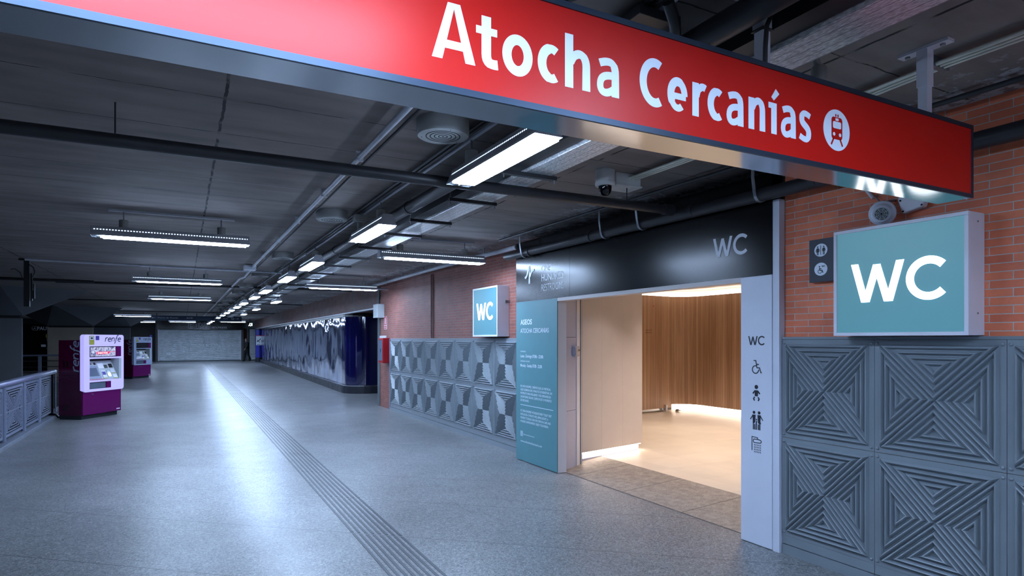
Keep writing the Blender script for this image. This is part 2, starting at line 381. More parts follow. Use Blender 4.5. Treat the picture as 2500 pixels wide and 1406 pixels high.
# ------------------------------------------------------------------ mesh builder
class MB:
    def __init__(s):
        s.v = []; s.f = []; s.uv = None
    def add(s, vs, fs):
        o = len(s.v)
        s.v += [tuple(p) for p in vs]
        s.f += [tuple(i + o for i in f) for f in fs]
        return s
    def box(s, x0, x1, y0, y1, z0, z1):
        vs = [(x, y, z) for z in (z0, z1) for y in (y0, y1) for x in (x0, x1)]
        return s.add(vs, [(0, 2, 3, 1), (4, 5, 7, 6), (0, 1, 5, 4), (2, 6, 7, 3), (0, 4, 6, 2), (1, 3, 7, 5)])
    def quad(s, a, b, c, d):
        return s.add([a, b, c, d], [(0, 1, 2, 3)])
    def tube(s, pts, r, n=12, caps=True, sx=1.0):
        """round tube along a polyline"""
        pts = [Vector(p) for p in pts]
        rings = []
        for i, p in enumerate(pts):
            if i == 0: t = pts[1] - p
            elif i == len(pts) - 1: t = p - pts[-2]
            else: t = (pts[i + 1] - p).normalized() + (p - pts[i - 1]).normalized()
            t.normalize()
            up = Vector((0, 0, 1)) if abs(t.z) < 0.95 else Vector((1, 0, 0))
            a = t.cross(up).normalized(); b = a.cross(t).normalized()
            rr = r[i] if isinstance(r, (list, tuple)) else r
            rings.append([p + a * math.cos(2 * PI * k / n) * rr * sx + b * math.sin(2 * PI * k / n) * rr for k in range(n)])
        vs = [v for ring in rings for v in ring]
        fs = []
        for i in range(len(pts) - 1):
            for k in range(n):
                k2 = (k + 1) % n
                fs.append((i * n + k, i * n + k2, (i + 1) * n + k2, (i + 1) * n + k))
        if caps:
            fs.append(tuple(range(n - 1, -1, -1)))
            fs.append(tuple((len(pts) - 1) * n + k for k in range(n)))
        return s.add(vs, fs)
    def lathe(s, prof, n=32, c=(0, 0, 0)):
        vs = []; fs = []
        for (r, z) in prof:
            for k in range(n):
                a = 2 * PI * k / n
                vs.append((c[0] + r * math.cos(a), c[1] + r * math.sin(a), c[2] + z))
        for i in range(len(prof) - 1):
            for k in range(n):
                k2 = (k + 1) % n
                fs.append((i * n + k, i * n + k2, (i + 1) * n + k2, (i + 1) * n + k))
        fs.append(tuple(range(n - 1, -1, -1)))
        fs.append(tuple((len(prof) - 1) * n + k for k in range(n)))
        return s.add(vs, fs)
    def prism(s, poly, F, c0, c1):
        """2-D polygon in frame F extruded between offsets c0 and c1"""
        n = len(poly)
        vs = [F(a, b, c0) for a, b in poly] + [F(a, b, c1) for a, b in poly]
        fs = [tuple(range(n - 1, -1, -1)), tuple(range(n, 2 * n))]
        fs += [(i, (i + 1) % n, n + (i + 1) % n, n + i) for i in range(n)]
        return s.add(vs, fs)
    def ribbon(s, pts, w, F, c0, c1, closed=False):
        """stroke of width w along a 2-D polyline in frame F"""
        P = [Vector(p) for p in pts]
        n = len(P); L = []; R = []
        for i in range(n):
            if closed: d0 = (P[i] - P[i - 1]).normalized(); d1 = (P[(i + 1) % n] - P[i]).normalized()
            else:
                d0 = (P[i] - P[i - 1]).normalized() if i else (P[1] - P[0]).normalized()
                d1 = (P[i + 1] - P[i]).normalized() if i < n - 1 else d0
            n0 = Vector((-d0.y, d0.x)); n1 = Vector((-d1.y, d1.x))
            m = n0 + n1
            if m.length < 1e-4: m = n0.copy()
            m.normalize()
            k = (w[min(len(w) - 1, i * len(w) // n)] if isinstance(w, (list, tuple)) else w) / 2 / max(m.dot(n0), 0.35)
            L.append(P[i] + m * k); R.append(P[i] - m * k)
        vs = []
        for i in range(n):
            for q in (L[i], R[i]):
                vs.append(F(q.x, q.y, c0)); vs.append(F(q.x, q.y, c1))
        fs = []
        for i in range(n if closed else n - 1):
            a = i * 4; b = ((i + 1) % n) * 4
            fs += [(a + 1, a + 3, b + 3, b + 1), (a, b, b + 2, a + 2), (a, a + 1, b + 1, b), (a + 2, b + 2, b + 3, a + 3)]
        if not closed:
            fs += [(0, 2, 3, 1), ((n - 1) * 4, (n - 1) * 4 + 1, (n - 1) * 4 + 3, (n - 1) * 4 + 2)]
        return s.add(vs, fs)
    def disc(s, cx, cy, r, F, c0, c1, n=40, rx=None):
        return s.prism([(cx + (rx or r) * math.cos(2 * PI * k / n), cy + r * math.sin(2 * PI * k / n)) for k in range(n)], F, c0, c1)
    def build(s, name, m, parent=None, smooth=False, local=False, bevel=0.0):
        """local=True: vertices are already in the parent's space"""
        vs = s.v
        loc = Vector((0, 0, 0))
        if parent is not None and not local:
            off = world_loc(parent)
            vs = [(x - off.x, y - off.y, z - off.z) for x, y, z in vs]
        elif parent is None:
            xs = [p[0] for p in vs]; ys = [p[1] for p in vs]; zs = [p[2] for p in vs]
            loc = Vector(((min(xs) + max(xs)) / 2, (min(ys) + max(ys)) / 2, min(zs)))
            if local: loc = Vector((0, 0, 0))
            vs = [(x - loc.x, y - loc.y, z - loc.z) for x, y, z in vs]
        me = bpy.data.meshes.new(name)
        me.from_pydata(vs, [], s.f)
        me.update()
        if smooth:
            for p in me.polygons: p.use_smooth = True
            try: me.set_sharp_from_angle(angle=math.radians(38))
            except Exception: pass
        if s.uv:
            uvl = me.uv_layers.new(name='UVMap')
            for lp in me.loops:
                uvl.data[lp.index].uv = s.uv[lp.vertex_index]
        me.materials.append(m)
        o = bpy.data.objects.new(name, me)
        o.location = loc
        COL.objects.link(o)
        if parent is not None: o.parent = parent
        if bevel:
            bv = o.modifiers.new('bevel', 'BEVEL'); bv.width = bevel; bv.segments = 2; bv.limit_method = 'ANGLE'
        return o

def world_loc(o):
    l = Vector(o.location)
    while o.parent is not None:
        o = o.parent; l += Vector(o.location)
    return l
def tag(o, label=None, cat=None, group=None, kind=None):
    if label: o['label'] = label
    if cat: o['category'] = cat
    if group: o['group'] = group
    if kind: o['kind'] = kind
    return o
def thing(name, loc, label, cat, group=None, rz=0.0):
    o = bpy.data.objects.new(name, None)
    o.empty_display_size = 0.1
    o.location = loc; o.rotation_euler = (0, 0, rz)
    COL.objects.link(o)
    return tag(o, label, cat, group)
def struct(o, label=None):
    o['kind'] = 'structure'
    if label: o['label'] = label
    return o
def copy_tree(o, parent=None):
    c = o.copy(); COL.objects.link(c)
    if parent is not None: c.parent = parent
    for ch in [x for x in KIDS.get(o.name, [])]:
        copy_tree(ch, c)
    return c
KIDS = {}
def index_kids():
    KIDS.clear()
    for o in bpy.data.objects:
        if o.parent is not None: KIDS.setdefault(o.parent.name, []).append(o)
def dup(root, loc, rz, label):
    c = copy_tree(root); c.location = loc; c.rotation_euler = (0, 0, rz); c['label'] = label
    return c
def frame(o, u, n):
    o = Vector(o); u = Vector(u); n = Vector(n); v = Vector((0, 0, 1))
    return lambda a, b, c: tuple(o + u * a + v * b + n * c)
def arc(cx, cy, rx, ry, a0, a1, n=20):
    return [(cx + rx * math.cos(math.radians(a0 + (a1 - a0) * i / n)), cy + ry * math.sin(math.radians(a0 + (a1 - a0) * i / n))) for i in range(n + 1)]
def bez(p0, p1, p2, p3, n=10):
    out = []
    for i in range(n + 1):
        t = i / n; u = 1 - t
        out.append((u**3 * p0[0] + 3 * u * u * t * p1[0] + 3 * u * t * t * p2[0] + t**3 * p3[0], u**3 * p0[1] + 3 * u * u * t * p1[1] + 3 * u * t * t * p2[1] + t**3 * p3[1]))
    return out

def text(body, F, a, b, cap, m, parent, width=None, name='lettering', c=0.0015, align='LEFT', bold=0.0, rot=0.0, depth=0.0004):
    cu = bpy.data.curves.new('txt', 'FONT')
    cu.body = body; cu.size = 1.0; cu.offset = bold
    cu.resolution_u = 3
    ob = bpy.data.objects.new('txt', cu)
    COL.objects.link(ob)
    dg = bpy.context.evaluated_depsgraph_get()
    me = bpy.data.meshes.new_from_object(ob.evaluated_get(dg))
    bpy.data.objects.remove(ob, do_unlink=True)
    vs = [v.co.copy() for v in me.vertices]
    fs = [tuple(p.vertices) for p in me.polygons]
    bpy.data.meshes.remove(me)
    sc = cap / 0.73
    x0 = min(v.x for v in vs); x1 = max(v.x for v in vs)
    sx = (width / (x1 - x0)) if width else sc
    off = -x0 if align == 'LEFT' else (-(x0 + x1) / 2 if align == 'CENTER' else -x1)
    mb = MB()
    cr, sr = math.cos(rot), math.sin(rot)
    pts = []
    for v in vs:
        px = (v.x + off) * sx; py = v.y * sc
        pts.append(F(a + px * cr - py * sr, b + px * sr + py * cr, c))
    mb.add(pts, fs)
    return mb.build(name, m, parent)

# humanist sans glyph strokes; x0,x1 = extents, y = baseline, xh = x height, cp = cap height, w = stroke
def glyph(ch, x0, x1, y, xh, cp, w):
    h = w / 2; cx = (x0 + x1) / 2; rx = (x1 - x0) / 2 - h; ry = xh / 2 - h * 0.9; cy = y + xh / 2
    wv = w * 0.9
    out = []
    if ch == 'A':
        out += [('poly', [(x0, y), (x0 + w * 1.02, y), (cx + w * 0.12, y + cp), (cx - w * 0.62, y + cp)]), ('poly', [(x1 - w * 1.02, y), (x1, y), (cx + w * 0.62, y + cp), (cx - w * 0.12, y + cp)]), ([(x0 + w * 1.2, y + cp * 0.27), (x1 - w * 1.2, y + cp * 0.27)], wv * 0.85)]
    elif ch == 't':
        sx_ = x0 + w * 1.08
        out += [([(sx_, y + cp * 0.93)] + [(sx_, y + xh * 0.34)] + bez((sx_, y + xh * 0.34), (sx_, y + h), (sx_ + w * 0.5, y + h * 0.85), (x1, y + h * 1.05), 8)[1:], [w, w] + [w] * 4 + [w * 0.92] * 4), ([(x0, y + xh - h * 0.7), (x1 - 0.002, y + xh - h * 0.7)], w * 0.72)]
    elif ch == 'o':
        out += [(arc(cx, cy, rx, ry + w * 0.03, 0, 360, 40)[:-1], w, True)]
    elif ch == 'c':
        out += [(arc(cx + rx * 0.32, cy, rx * 1.32, ry, 58, 300, 30), [w * 0.86] * 6 + [w] * 19 + [w * 0.86] * 6)]
    elif ch == 'C':
        out += [(arc(cx + rx * 0.38, y + cp / 2, rx * 1.4, cp / 2 - h * 0.9, 62, 298, 34), w * 0.98)]
    elif ch == 'h' or ch == 'n':
        top = cp * 1.03 if ch == 'h' else xh
        out += [([(x0 + h, y), (x0 + h, y + top)], w)]
        a = bez((x0 + w * 0.75, y + xh * 0.66), (x0 + w * 1.1, y + xh * 1.02), (x1 - h, y + xh * 1.04), (x1 - h, y + xh * 0.62), 14)
        out += [(a + [(x1 - h, y)], [w * 0.7] + [w * 0.78] * 3 + [w * 0.86] * 6 + [w * 0.95] * 5 + [w])]
    elif ch == 'a':
        top = [(x0 + w * 0.45, y + xh * 0.86)] + bez((x0 + w * 0.45, y + xh * 0.86), (cx + w * 0.1, y + xh * 0.98), (x1 - h, y + xh * 1.0), (x1 - h, y + xh * 0.62), 12)[1:]
        out += [(top + [(x1 - h, y)], [w * 0.82] * 9 + [w * 0.95] * 4 + [w])]
        out += [([(x1 - h, y + xh * 0.57)] + bez((x1 - h, y + xh * 0.57), (cx, y + xh * 0.58), (x0 + h, y + xh * 0.55), (x0 + h, y + xh * 0.27), 10)[1:] + bez((x0 + h, y + xh * 0.27), (x0 + h, y + h * 0.4), (x1 - w * 1.6, y - h * 0.1), (x1 - h * 0.9, y + xh * 0.27), 10)[1:], w * 0.8)]
    elif ch == 'e':
        pts = [(x0 + h, y + xh * 0.46), (x1 - h * 0.6, y + xh * 0.46)]
        a = arc(cx, cy, rx, ry, -4, 300 - 0, 36)
        out += [(pts, w * 0.72), ([(p[0], p[1]) for p in arc(cx, cy, rx, ry, 0, 306, 36)], [w * 0.9] * 8 + [w] * 18 + [w * 0.78] * 11)]
    elif ch == 'r':
        out += [([(x0 + h, y), (x0 + h, y + xh)], w), (bez((x0 + w * 0.75, y + xh * 0.6), (x0 + w * 0.95, y + xh * 0.9), (x1 - w * 0.5, y + xh * 0.96), (x1, y + xh * 0.88), 10), [w * 0.7] * 4 + [w * 0.85] * 7)]
    elif ch == 'i':
        out += [([(x1 - h, y), (x1 - h, y + xh)], w), ([(x0, y + xh - h * 0.7), (x1 - h, y + xh - h * 0.7)], w * 0.72),
                ([(x1 - h - w * 0.25, y + xh * 1.13), (x1 + w * 0.15, y + xh * 1.40)], [w * 0.6, w * 0.85])]
    elif ch == 's':
        p = bez((x1 - w * 0.25, y + xh * 0.85), (cx, y + xh * 0.97), (x0 + h * 0.9, y + xh * 0.96), (x0 + h, y + xh * 0.72), 10)
        p += bez((x0 + h, y + xh * 0.72), (x0 + h, y + xh * 0.52), (x1 - h, y + xh * 0.52), (x1 - h, y + xh * 0.28), 10)[1:]
        p += bez((x1 - h, y + xh * 0.28), (x1 - h, y + 0.02 * xh), (cx, y + 0.02 * xh), (x0 + w * 0.1, y + xh * 0.15), 10)[1:]
        out += [(p, [w * 0.78] * 8 + [w * 0.95] * 15 + [w * 0.78] * 8)]
    elif ch == 'W':
        q = (x1 - x0 - w) / 4
        out += [([(x0 + h, y + cp), (x0 + h + q, y + h * 0.9), (cx, y + cp * 0.93), (x1 - h - q, y + h * 0.9), (x1 - h, y + cp)], w)]
    elif ch == 'G':   # geometric C of the WC signs
        out += [(arc(x0 + cp / 2 * 1.0, y + cp / 2, cp / 2 - h, cp / 2 - h, 42, 318, 40), w)]
    return out
def strokes(mb, lst, F, c0, c1):
    for i, g in enumerate(lst):
        if g[0] == 'poly':
            mb.prism(g[1], F, c0, c1 + 0.00005 * i); continue
        mb.ribbon(g[0], g[1], F, c0, c1 + 0.00005 * i, closed=(len(g) > 2 and g[2]))
def wc_letters(F, a0, a1, b, cap, w, m, parent, c0, c1):
    """geometric W and C: W spans 58 percent of the width"""
    tot = a1 - a0; wW = tot - 1.72 * cap * 0.52 - 0.02 * tot
    R0 = cap * 0.52; q = w * 0.10
    xW = [a0 + w * .5, a0 + wW * .285, a0 + wW * .5, a0 + wW * .715, a0 + wW - w * .5]
    def leg(x0, z0, x1, z1):
        hw = w * 0.5 * math.hypot(x1 - x0, z1 - z0) / abs(z1 - z0)
        return ('poly', [(x0 - hw, z0), (x1 - hw, z1), (x1 + hw, z1), (x0 + hw, z0)])
    gW = [leg(xW[0], b + cap, xW[1] - q, b), leg(xW[2] + q * .2, b + cap * .95, xW[1] + q * .6, b), leg(xW[2] - q * .2, b + cap * .95, xW[3] - q * .6, b), leg(xW[4], b + cap, xW[3] + q, b)]
    for nm, gl in (('letter', gW), ('letter', [(arc(a1 - 0.72 * R0, b + cap / 2, R0 - w / 2, R0 - w / 2, 44, 316, 40), w)])):
        mb = MB(); strokes(mb, gl, F, c0, c1); mb.build(nm, m, parent)

# ================================================================== SETTING
CEIL = 3.05
struct(MB().quad((-2.36, -9, 0), (5.7, -9, 0), (5.7, 29, 0), (-2.36, 29, 0)).add([(-12, 29, 0), (7, 29, 0), (7, 54, 0), (-12, 54, 0)], [(0, 1, 2, 3)]).build('floor', M['floor'], None, local=True))
struct(MB().box(-14, 7, -9, 56, CEIL, CEIL + 0.2).build('ceiling', M['ceiling'], None, local=True))
struct(MB().box(-12, -2.62, -9, 29, -3.6, -3.5).build('trim_1', M['dim_wall'], None), 'dark lower level below the railing')
struct(MB().box(-12, -2.62, 28.85, 29.0, -3.5, 0).build('trim_2', M['dim_wall'], None), 'edge of the upper walkway slab')
struct(MB().box(-2.62, -2.36, 16.95, 29.0, -0.3, 0.05).box(-2.62, -2.33, -9, 16.95, -0.3, 0.06).build('trim_3', M['kerb'], None, bevel=0.01), 'pale stone kerb under the railing')
# walls
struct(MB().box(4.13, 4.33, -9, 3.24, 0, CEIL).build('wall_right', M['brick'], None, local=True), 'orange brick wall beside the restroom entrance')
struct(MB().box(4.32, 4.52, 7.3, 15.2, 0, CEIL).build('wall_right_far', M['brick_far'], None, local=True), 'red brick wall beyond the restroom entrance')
struct(MB().box(4.30, 4.319, 15.02, 15.2, 0, 2.9).build('trim_4', M['dim_wall'], None), 'bare concrete edge at the end of the brick wall')
struct(MB().box(5.45, 5.6, 15.2, 53, 0, CEIL).box(4.52, 5.45, 15.0, 15.2, 0, CEIL).build('wall_recess', M['dark_shop'], None), 'dark wall behind the glossy cladding')
struct(MB().box(-12, -1.72, 53.4, 53.6, 0, CEIL).build('wall_back_left', M['dark_shop'], None))
struct(MB().box(-12.2, -12, -9, 56, -3.5, CEIL).build('wall_left', M['dark_shop'], None))
struct(MB().box(-12, 6, -9.2, -9, -3.5, CEIL).build('wall_behind', M['dim_wall'], None))
struct(MB().box(4.2, 7, 53.2, 53.4, 0, CEIL).build('wall_back_right', mat('pale passage wall', (170, 184, 184), 0.6), None))
struct(MB().box(4.15, 4.5, 53.0, 53.19, 1.65, 2.48).build('trim_5', M['orange_wall'], None), 'rust orange wall patch by the far passage')
# brick lintel over the glossy cladding
lin_p = [(4.30, 15.2), (4.78, 49.5), (5.44, 49.5), (5.44, 15.2)]
mb = MB(); n = 4
mb.add([(x, y, 2.44) for x, y in lin_p] + [(x, y, CEIL) for x, y in lin_p], [(3, 2, 1, 0), (4, 5, 6, 7)] + [(i, (i + 1) % 4, 4 + (i + 1) % 4, 4 + i) for i in range(4)])
struct(mb.build('wall_lintel', M['brick_dirty'], None, local=True), 'stained brick band above the glossy cladding')
mb = MB()
mb.add([(4.285, 15.2, 2.41), (4.765, 49.5, 2.41), (4.9, 49.5, 2.41), (4.42, 15.2, 2.41), (4.285, 15.2, 2.445), (4.765, 49.5, 2.445), (4.9, 49.5, 2.445), (4.42, 15.2, 2.445)],
       [(3, 2, 1, 0), (4, 5, 6, 7), (0, 1, 5, 4), (1, 2, 6, 5), (2, 3, 7, 6), (3, 0, 4, 7)])
struct(mb.build('trim_6', M['lamp_side'], None), 'grey steel edge under the brick band')

# ================================================================== GLOSSY CLADDING
t = thing('glossy_wall_cladding', (4.7, 32, 0), 'long wavy glossy navy clad wall on a dark plinth right of the corridor', 'wall cladding')
path = []
A = Vector((4.99, 47.3)); B = Vector((4.43, 19.3)); 
nS = 420
for i in range(nS + 1): path.append(A.lerp(B, i / nS))
dv = (B - A).normalized()
# rounded corner to the end face
c0 = B; r = 0.62
nrm = Vector((-dv.y, dv.x))   # towards +x side
nrm = nrm if nrm.x > 0 else -nrm
cc = B + nrm * r
for i in range(1, 25):
    a = (PI / 2) * i / 24
    path.append(cc - nrm * r * math.cos(a) + dv * r * math.sin(a))
e0 = path[-1]
for i in range(1, 14): path.append(e0 + nrm * 0.03 * i)
zs = [0.25 + (2.34 - 0.25) * j / 60 for j in range(61)]
mb = MB(); arcl = 0.0
rnd = random.Random(3)
waves = [(rnd.uniform(1.5, 5.0), rnd.uniform(-1.1, 1.1), rnd.uniform(0, 6.28), rnd.uniform(0.0016, 0.0045)) for _ in range(9)]
waves += [(rnd.uniform(6, 15), rnd.uniform(-0.5, 0.5), rnd.uniform(0, 6.28), rnd.uniform(0.0005, 0.0013)) for _ in range(9)]
swirl = [(27.0, 1.15, 0.9), (26.1, 1.3, 0.7), (23.6, 0.8, 0.6), (25.0, 1.9, 0.5), (21.0, 1.2, 0.6), (17, 1.4, 0.8), (12, 1.0, 0.8)]
for i, p in enumerate(path):
    if i: arcl += (p - path[i - 1]).length
    d = (path[min(i + 1, len(path) - 1)] - path[max(i - 1, 0)]).normalized()
    nn = Vector((-d.y, d.x))
    if nn.x > 0 and i < nS: nn = -nn
    if i >= nS: nn = -Vector((-d.y, d.x)) if Vector((-d.y, d.x)).dot(cc - p) > 0 else Vector((-d.y, d.x))
    damp = 1.0 if i < nS - 8 else 0.12
    for z in zs:
        h = sum(am * math.sin(f * arcl + k * 3 * z + ph) for f, k, ph, am in waves)
        h += 0.006 * math.sin(1.7 * arcl + 3.1 * math.sin(1.9 * z + 0.6 * arcl))
        for (sa, sz, sr) in swirl:
            q = math.hypot((arcl - sa) / 1.4, (z - sz) / 1.1) / sr
            if q < 2: h += 0.012 * math.cos(q * 5.5) * max(0, 1 - q / 2) ** 1.5
        q = p + nn * h * damp
        mb.v.append((q.x, q.y, z))
NZ = len(zs)
full = list(mb.v)
for nm_, i0, i1, m_ in (('film_sheet', 0, nS - 6, M['foil_side']), ('corner_sheet', nS - 6, len(path) - 1, M['foil'])):
    mb = MB(); mb.v = full[i0 * NZ:(i1 + 1) * NZ]
    for i in range(i1 - i0):
        for j in range(NZ - 1):
            a = i * NZ + j
            mb.f.append((a, a + NZ, a + NZ + 1, a + 1))
    mb.build(nm_, m_, t, smooth=True)
def skirt(off, z0, z1, m, nm, thick=0.12):
    mb = MB(); P = [path[0], path[nS - 1]] + path[nS::4] + [path[-1] + nrm * 0.35]
    O = []
    for i, p in enumerate(P):
        d = (P[min(i + 1, len(P) - 1)] - P[max(i - 1, 0)]).normalized(); nn = Vector((-d.y, d.x))
        if nn.dot(cc - p) > 0 or (i < 2 and nn.x > 0): nn = -nn
        O.append((p + nn * off, p - nn * thick))
    for a, b in O: mb.v += [(a.x, a.y, z0), (a.x, a.y, z1), (b.x, b.y, z1), (b.x, b.y, z0)]
    for i in range(len(O) - 1):
        for k in range(4):
            k2 = (k + 1) % 4
            mb.f.append((i * 4 + k, i * 4 + k2, i * 4 + 4 + k2, i * 4 + 4 + k))
    mb.f += [(0, 1, 2, 3), tuple((len(O) - 1) * 4 + k for k in (3, 2, 1, 0))]
    return mb.build(nm, m, t)
skirt(0.10, 0.0, 0.22, M['plinth'], 'plinth')
skirt(0.045, 0.22, 0.245, M['chrome'], 'metal_strip')
skirt(0.06, 2.335, 2.42, M['black'], 'head_band', 0.5)

# ================================================================== RELIEF PANELS
def tri_in(T, d):
    """inset triangle T by distance d (uniform), None if it vanishes"""
    A_, B_, C_ = [Vector(p) for p in T]
    a = (B_ - C_).length; b = (C_ - A_).length; c = (A_ - B_).length
    per = a + b + c
    inc = (A_ * a + B_ * b + C_ * c) / per
    area = abs((B_ - A_).x * (C_ - A_).y - (B_ - A_).y * (C_ - A_).x) / 2
    r = 2 * area / per
    if d >= r: return None
    k = 1 - d / r
    return [inc + (p - inc) * k for p in (A_, B_, C_)]
def quarter_tris(w, h, m):
    x0, x1, y0, y1 = -w / 2 + m, w / 2 - m, -h / 2 + m, h / 2 - m
    c = (0, 0)
    return [[(x0, y1), (x1, y1), c], [(x1, y1), (x1, y0), c], [(x1, y0), (x0, y0), c], [(x0, y0), (x0, y1), c]]
def relief_mesh(w, h, m=0.036, p=0.0335, ht=0.025):
    """local: x across (in plane), z up, y depth (negative = outwards)"""
    mb = MB()
    F = lambda a, b, c: (a, -c, b)
    # flat base frame plate
    mb.add([F(-w / 2 + .0015, -h / 2 + .0015, 0), F(w / 2 - .0015, -h / 2 + .0015, 0), F(w / 2 - .0015, h / 2 - .0015, 0), F(-w / 2 + .0015, h / 2 - .0015, 0),
            F(-w / 2 + .0015, -h / 2 + .0015, 0.006), F(w / 2 - .0015, -h / 2 + .0015, 0.006), F(w / 2 - .0015, h / 2 - .0015, 0.006), F(-w / 2 + .0015, h / 2 - .0015, 0.006)],
           [(0, 1, 2, 3), (7, 6, 5, 4), (0, 4, 5, 1), (1, 5, 6, 2), (2, 6, 7, 3), (3, 7, 4, 0)])
    for T in quarter_tris(w, h, m):
        k = 0
        prev = None
        while True:
            loops = []
            ok = True
            for (d, hh) in ((k * p + 0.0005, 0.006), (k * p + p * 0.30, 0.006 + ht * 0.88), (k * p + p * 0.42, 0.006 + ht), (k * p + p * 0.54, 0.006 + ht * 0.9), (k * p + p * 0.82, 0.006)):
                q = tri_in(T, d)
                if q is None: ok = False; break
                loops.append([F(v.x, v.y, hh) for v in q])
            if not ok: break
            o = len(mb.v)
            for l in loops: mb.v += l
            for i in range(len(loops) - 1):
                for j in range(3):
                    j2 = (j + 1) % 3
                    mb.f.append((o + i * 3 + j, o + i * 3 + j2, o + i * 3 + 3 + j2, o + i * 3 + 3 + j))
            k += 1
    return mb
def panel_proto(w, h, loc, label, group):
    t = thing('relief_wall_panel', loc, label, 'wall panel', group, -PI / 2)
    relief_mesh(w, h).build('relief_sheet', M['grey_panel'], t, local=True)
    for sx_ in (-1, 1):
        for sz in (-1, 1):
            b = MB().lathe([(0.011, 0), (0.011, 0.003), (0.008, 0.008), (0.003, 0.010)], 12)
            b.v = [(sx_ * (w / 2 - 0.02) + x, -0.006 - z, sz * (h / 2 - 0.028) + y) for x, y, z in b.v]
            b.build('rivet', M['grey_panel'], t, smooth=True, local=True)
    return t
ROWZ = [(1.272, 'upper'), (0.519, 'lower')]
# near wall: columns from the white pillar towards the camera
near_edges = [3.24, 2.515, 1.76, 1.005, 0.25]
ordn = ['right next to the white pictogram pillar', 'under the big lit WC box', 'third from the white pictogram pillar', 'fourth from the white pictogram pillar']
proto_n = None
far_edges = [14.07, 13.23, 12.51, 11.74, 10.96, 10.18, 9.39, 8.60, 7.82]
ordf = ['at the far end by the red cabinet', 'second from the red cabinet', 'third from the red cabinet', 'fourth from the red cabinet', 'fourth from the teal panel', 'third from the teal panel', 'second from the teal panel', 'right against the teal panel']
for i in range(4):
    w = near_edges[i] - near_edges[i + 1]; yc = (near_edges[i] + near_edges[i + 1]) / 2
    for z, rn in ROWZ:
        lb = 'grey relief panel, %s row, near wall, %s' % (rn, ordn[i])
        if i == 0 or proto_n is None:
            t = panel_proto(w, 0.753, (4.10, yc, z), lb, 'relief panels on the near wall')
            proto = t
        else:
            t = panel_proto(w, 0.753, (4.10, yc, z), lb, 'relief panels on the near wall') if i == 1 and z > 1 else None
            if t is None:
                t = dup(pn2, (4.10, yc, z), -PI / 2, lb)
            else:
                pn2 = t; index_kids()
    proto_n = proto
for i in range(8):
    w = far_edges[i] - far_edges[i + 1]; yc = (far_edges[i] + far_edges[i + 1]) / 2
    for z, rn in ROWZ:
        lb = 'grey relief panel, %s row, far brick wall, %s' % (rn, ordf[i])
        if i == 0 and z > 1:
            pf = panel_proto(0.777, 0.753, (4.285, yc, z), lb, 'relief panels on the far wall'); index_kids()
        else:
            dup(pf, (4.285, yc, z), -PI / 2, lb)
# cap rails, backing and base boards
def base_and_cap(x, y0, y1, seams, lab, num):
    struct(MB().box(x - 0.008, 4.32 if x > 4.2 else 4.13, y0, y1, 1.6485, 1.668).build('trim_%d' % num, M['grey_panel'], None, bevel=0.002), 'grey cap rail on top of the relief panels, ' + lab)
    mb = MB()
    ys = [y0] + [s for s in seams if y0 < s < y1] + [y1]
    ys = sorted(ys)
    for a, b in zip(ys, ys[1:]):
        mb.box(x - 0.005, x + 0.03, a + 0.002, b - 0.002, 0.078, 0.1425)
        mb.box(x - 0.012, x + 0.03, a + 0.002, b - 0.002, 0.0, 0.072)
    struct(mb.build('baseboard_' + lab.replace(' ', '_'), M['grey_panel'], None), 'grey metal skirting below the relief panels')
base_and_cap(4.10, 0.0, 3.235, near_edges, 'near', 7)
base_and_cap(4.285, 7.5, 14.07, far_edges[::2], 'far', 8)
struct(MB().box(4.115, 4.13, -9, 0.25, 0, 1.66).build('trim_9', M['grey_panel'], None), 'plain grey dado further back')
struct(MB().box(4.27, 4.32, 14.07, 14.11, 0, 1.66).build('trim_10', M['rail_metal'], None), 'grey edge profile of the far panels')

# ================================================================== RESTROOM FACADE
FX = 4.06
FAC = lambda x: frame((x, 0, 0), (0, -1, 0), (-1, 0, 0))
F0 = FAC(FX)
# fascia
t = thing('entrance_fascia', (4.1, 5.39, 2.155), 'glossy black fascia board over the restroom entrance with silver lettering', 'fascia sign')
MB().box(FX, 4.18, 3.304, 6.16, 2.158, 2.96).box(FX, 4.18, 6.163, 7.49, 2.158, 2.96).build('board', M['black_gloss'], t)
MB().box(FX + 0.003, 4.18, 3.608, 6.44, 2.118, 2.158).build('soffit_trim', M['warm_white'], t)
wc_letters(F0, -3.908, -3.540, 2.350, 0.166, 0.027, M['silver_print'], t, 0.001, 0.0025)
text('ONE', F0, -6.81, 2.515, 0.083, M['silver_print'], t, width=0.215, bold=-0.012)
text('HUNDRED', F0, -6.81, 2.392, 0.092, M['silver_print'], t, width=0.52, bold=0.008)
text('RESTROOMS', F0, -6.81, 2.265, 0.092, M['silver_print'], t, width=0.52, bold=-0.012)
mb = MB()
mb.ribbon(bez((-7.245, 2.475), (-7.19, 2.46), (-7.17, 2.52), (-7.135, 2.615), 10), [0.012] + [0.034] * 8 + [0.03, 0.012], F0, 0.001, 0.004)
mb.ribbon([(-7.118, 2.62), (-7.118, 2.385)], [0.014, 0.044], F0, 0.001, 0.0045)
mb.ribbon(bez((-7.10, 2.47), (-7.08, 2.54), (-7.05, 2.56), (-6.99, 2.555), 10), [0.02] + [0.034] * 8 + [0.03, 0.02], F0, 0.001, 0.005)
mb.build('logo', M['silver_print'], t)
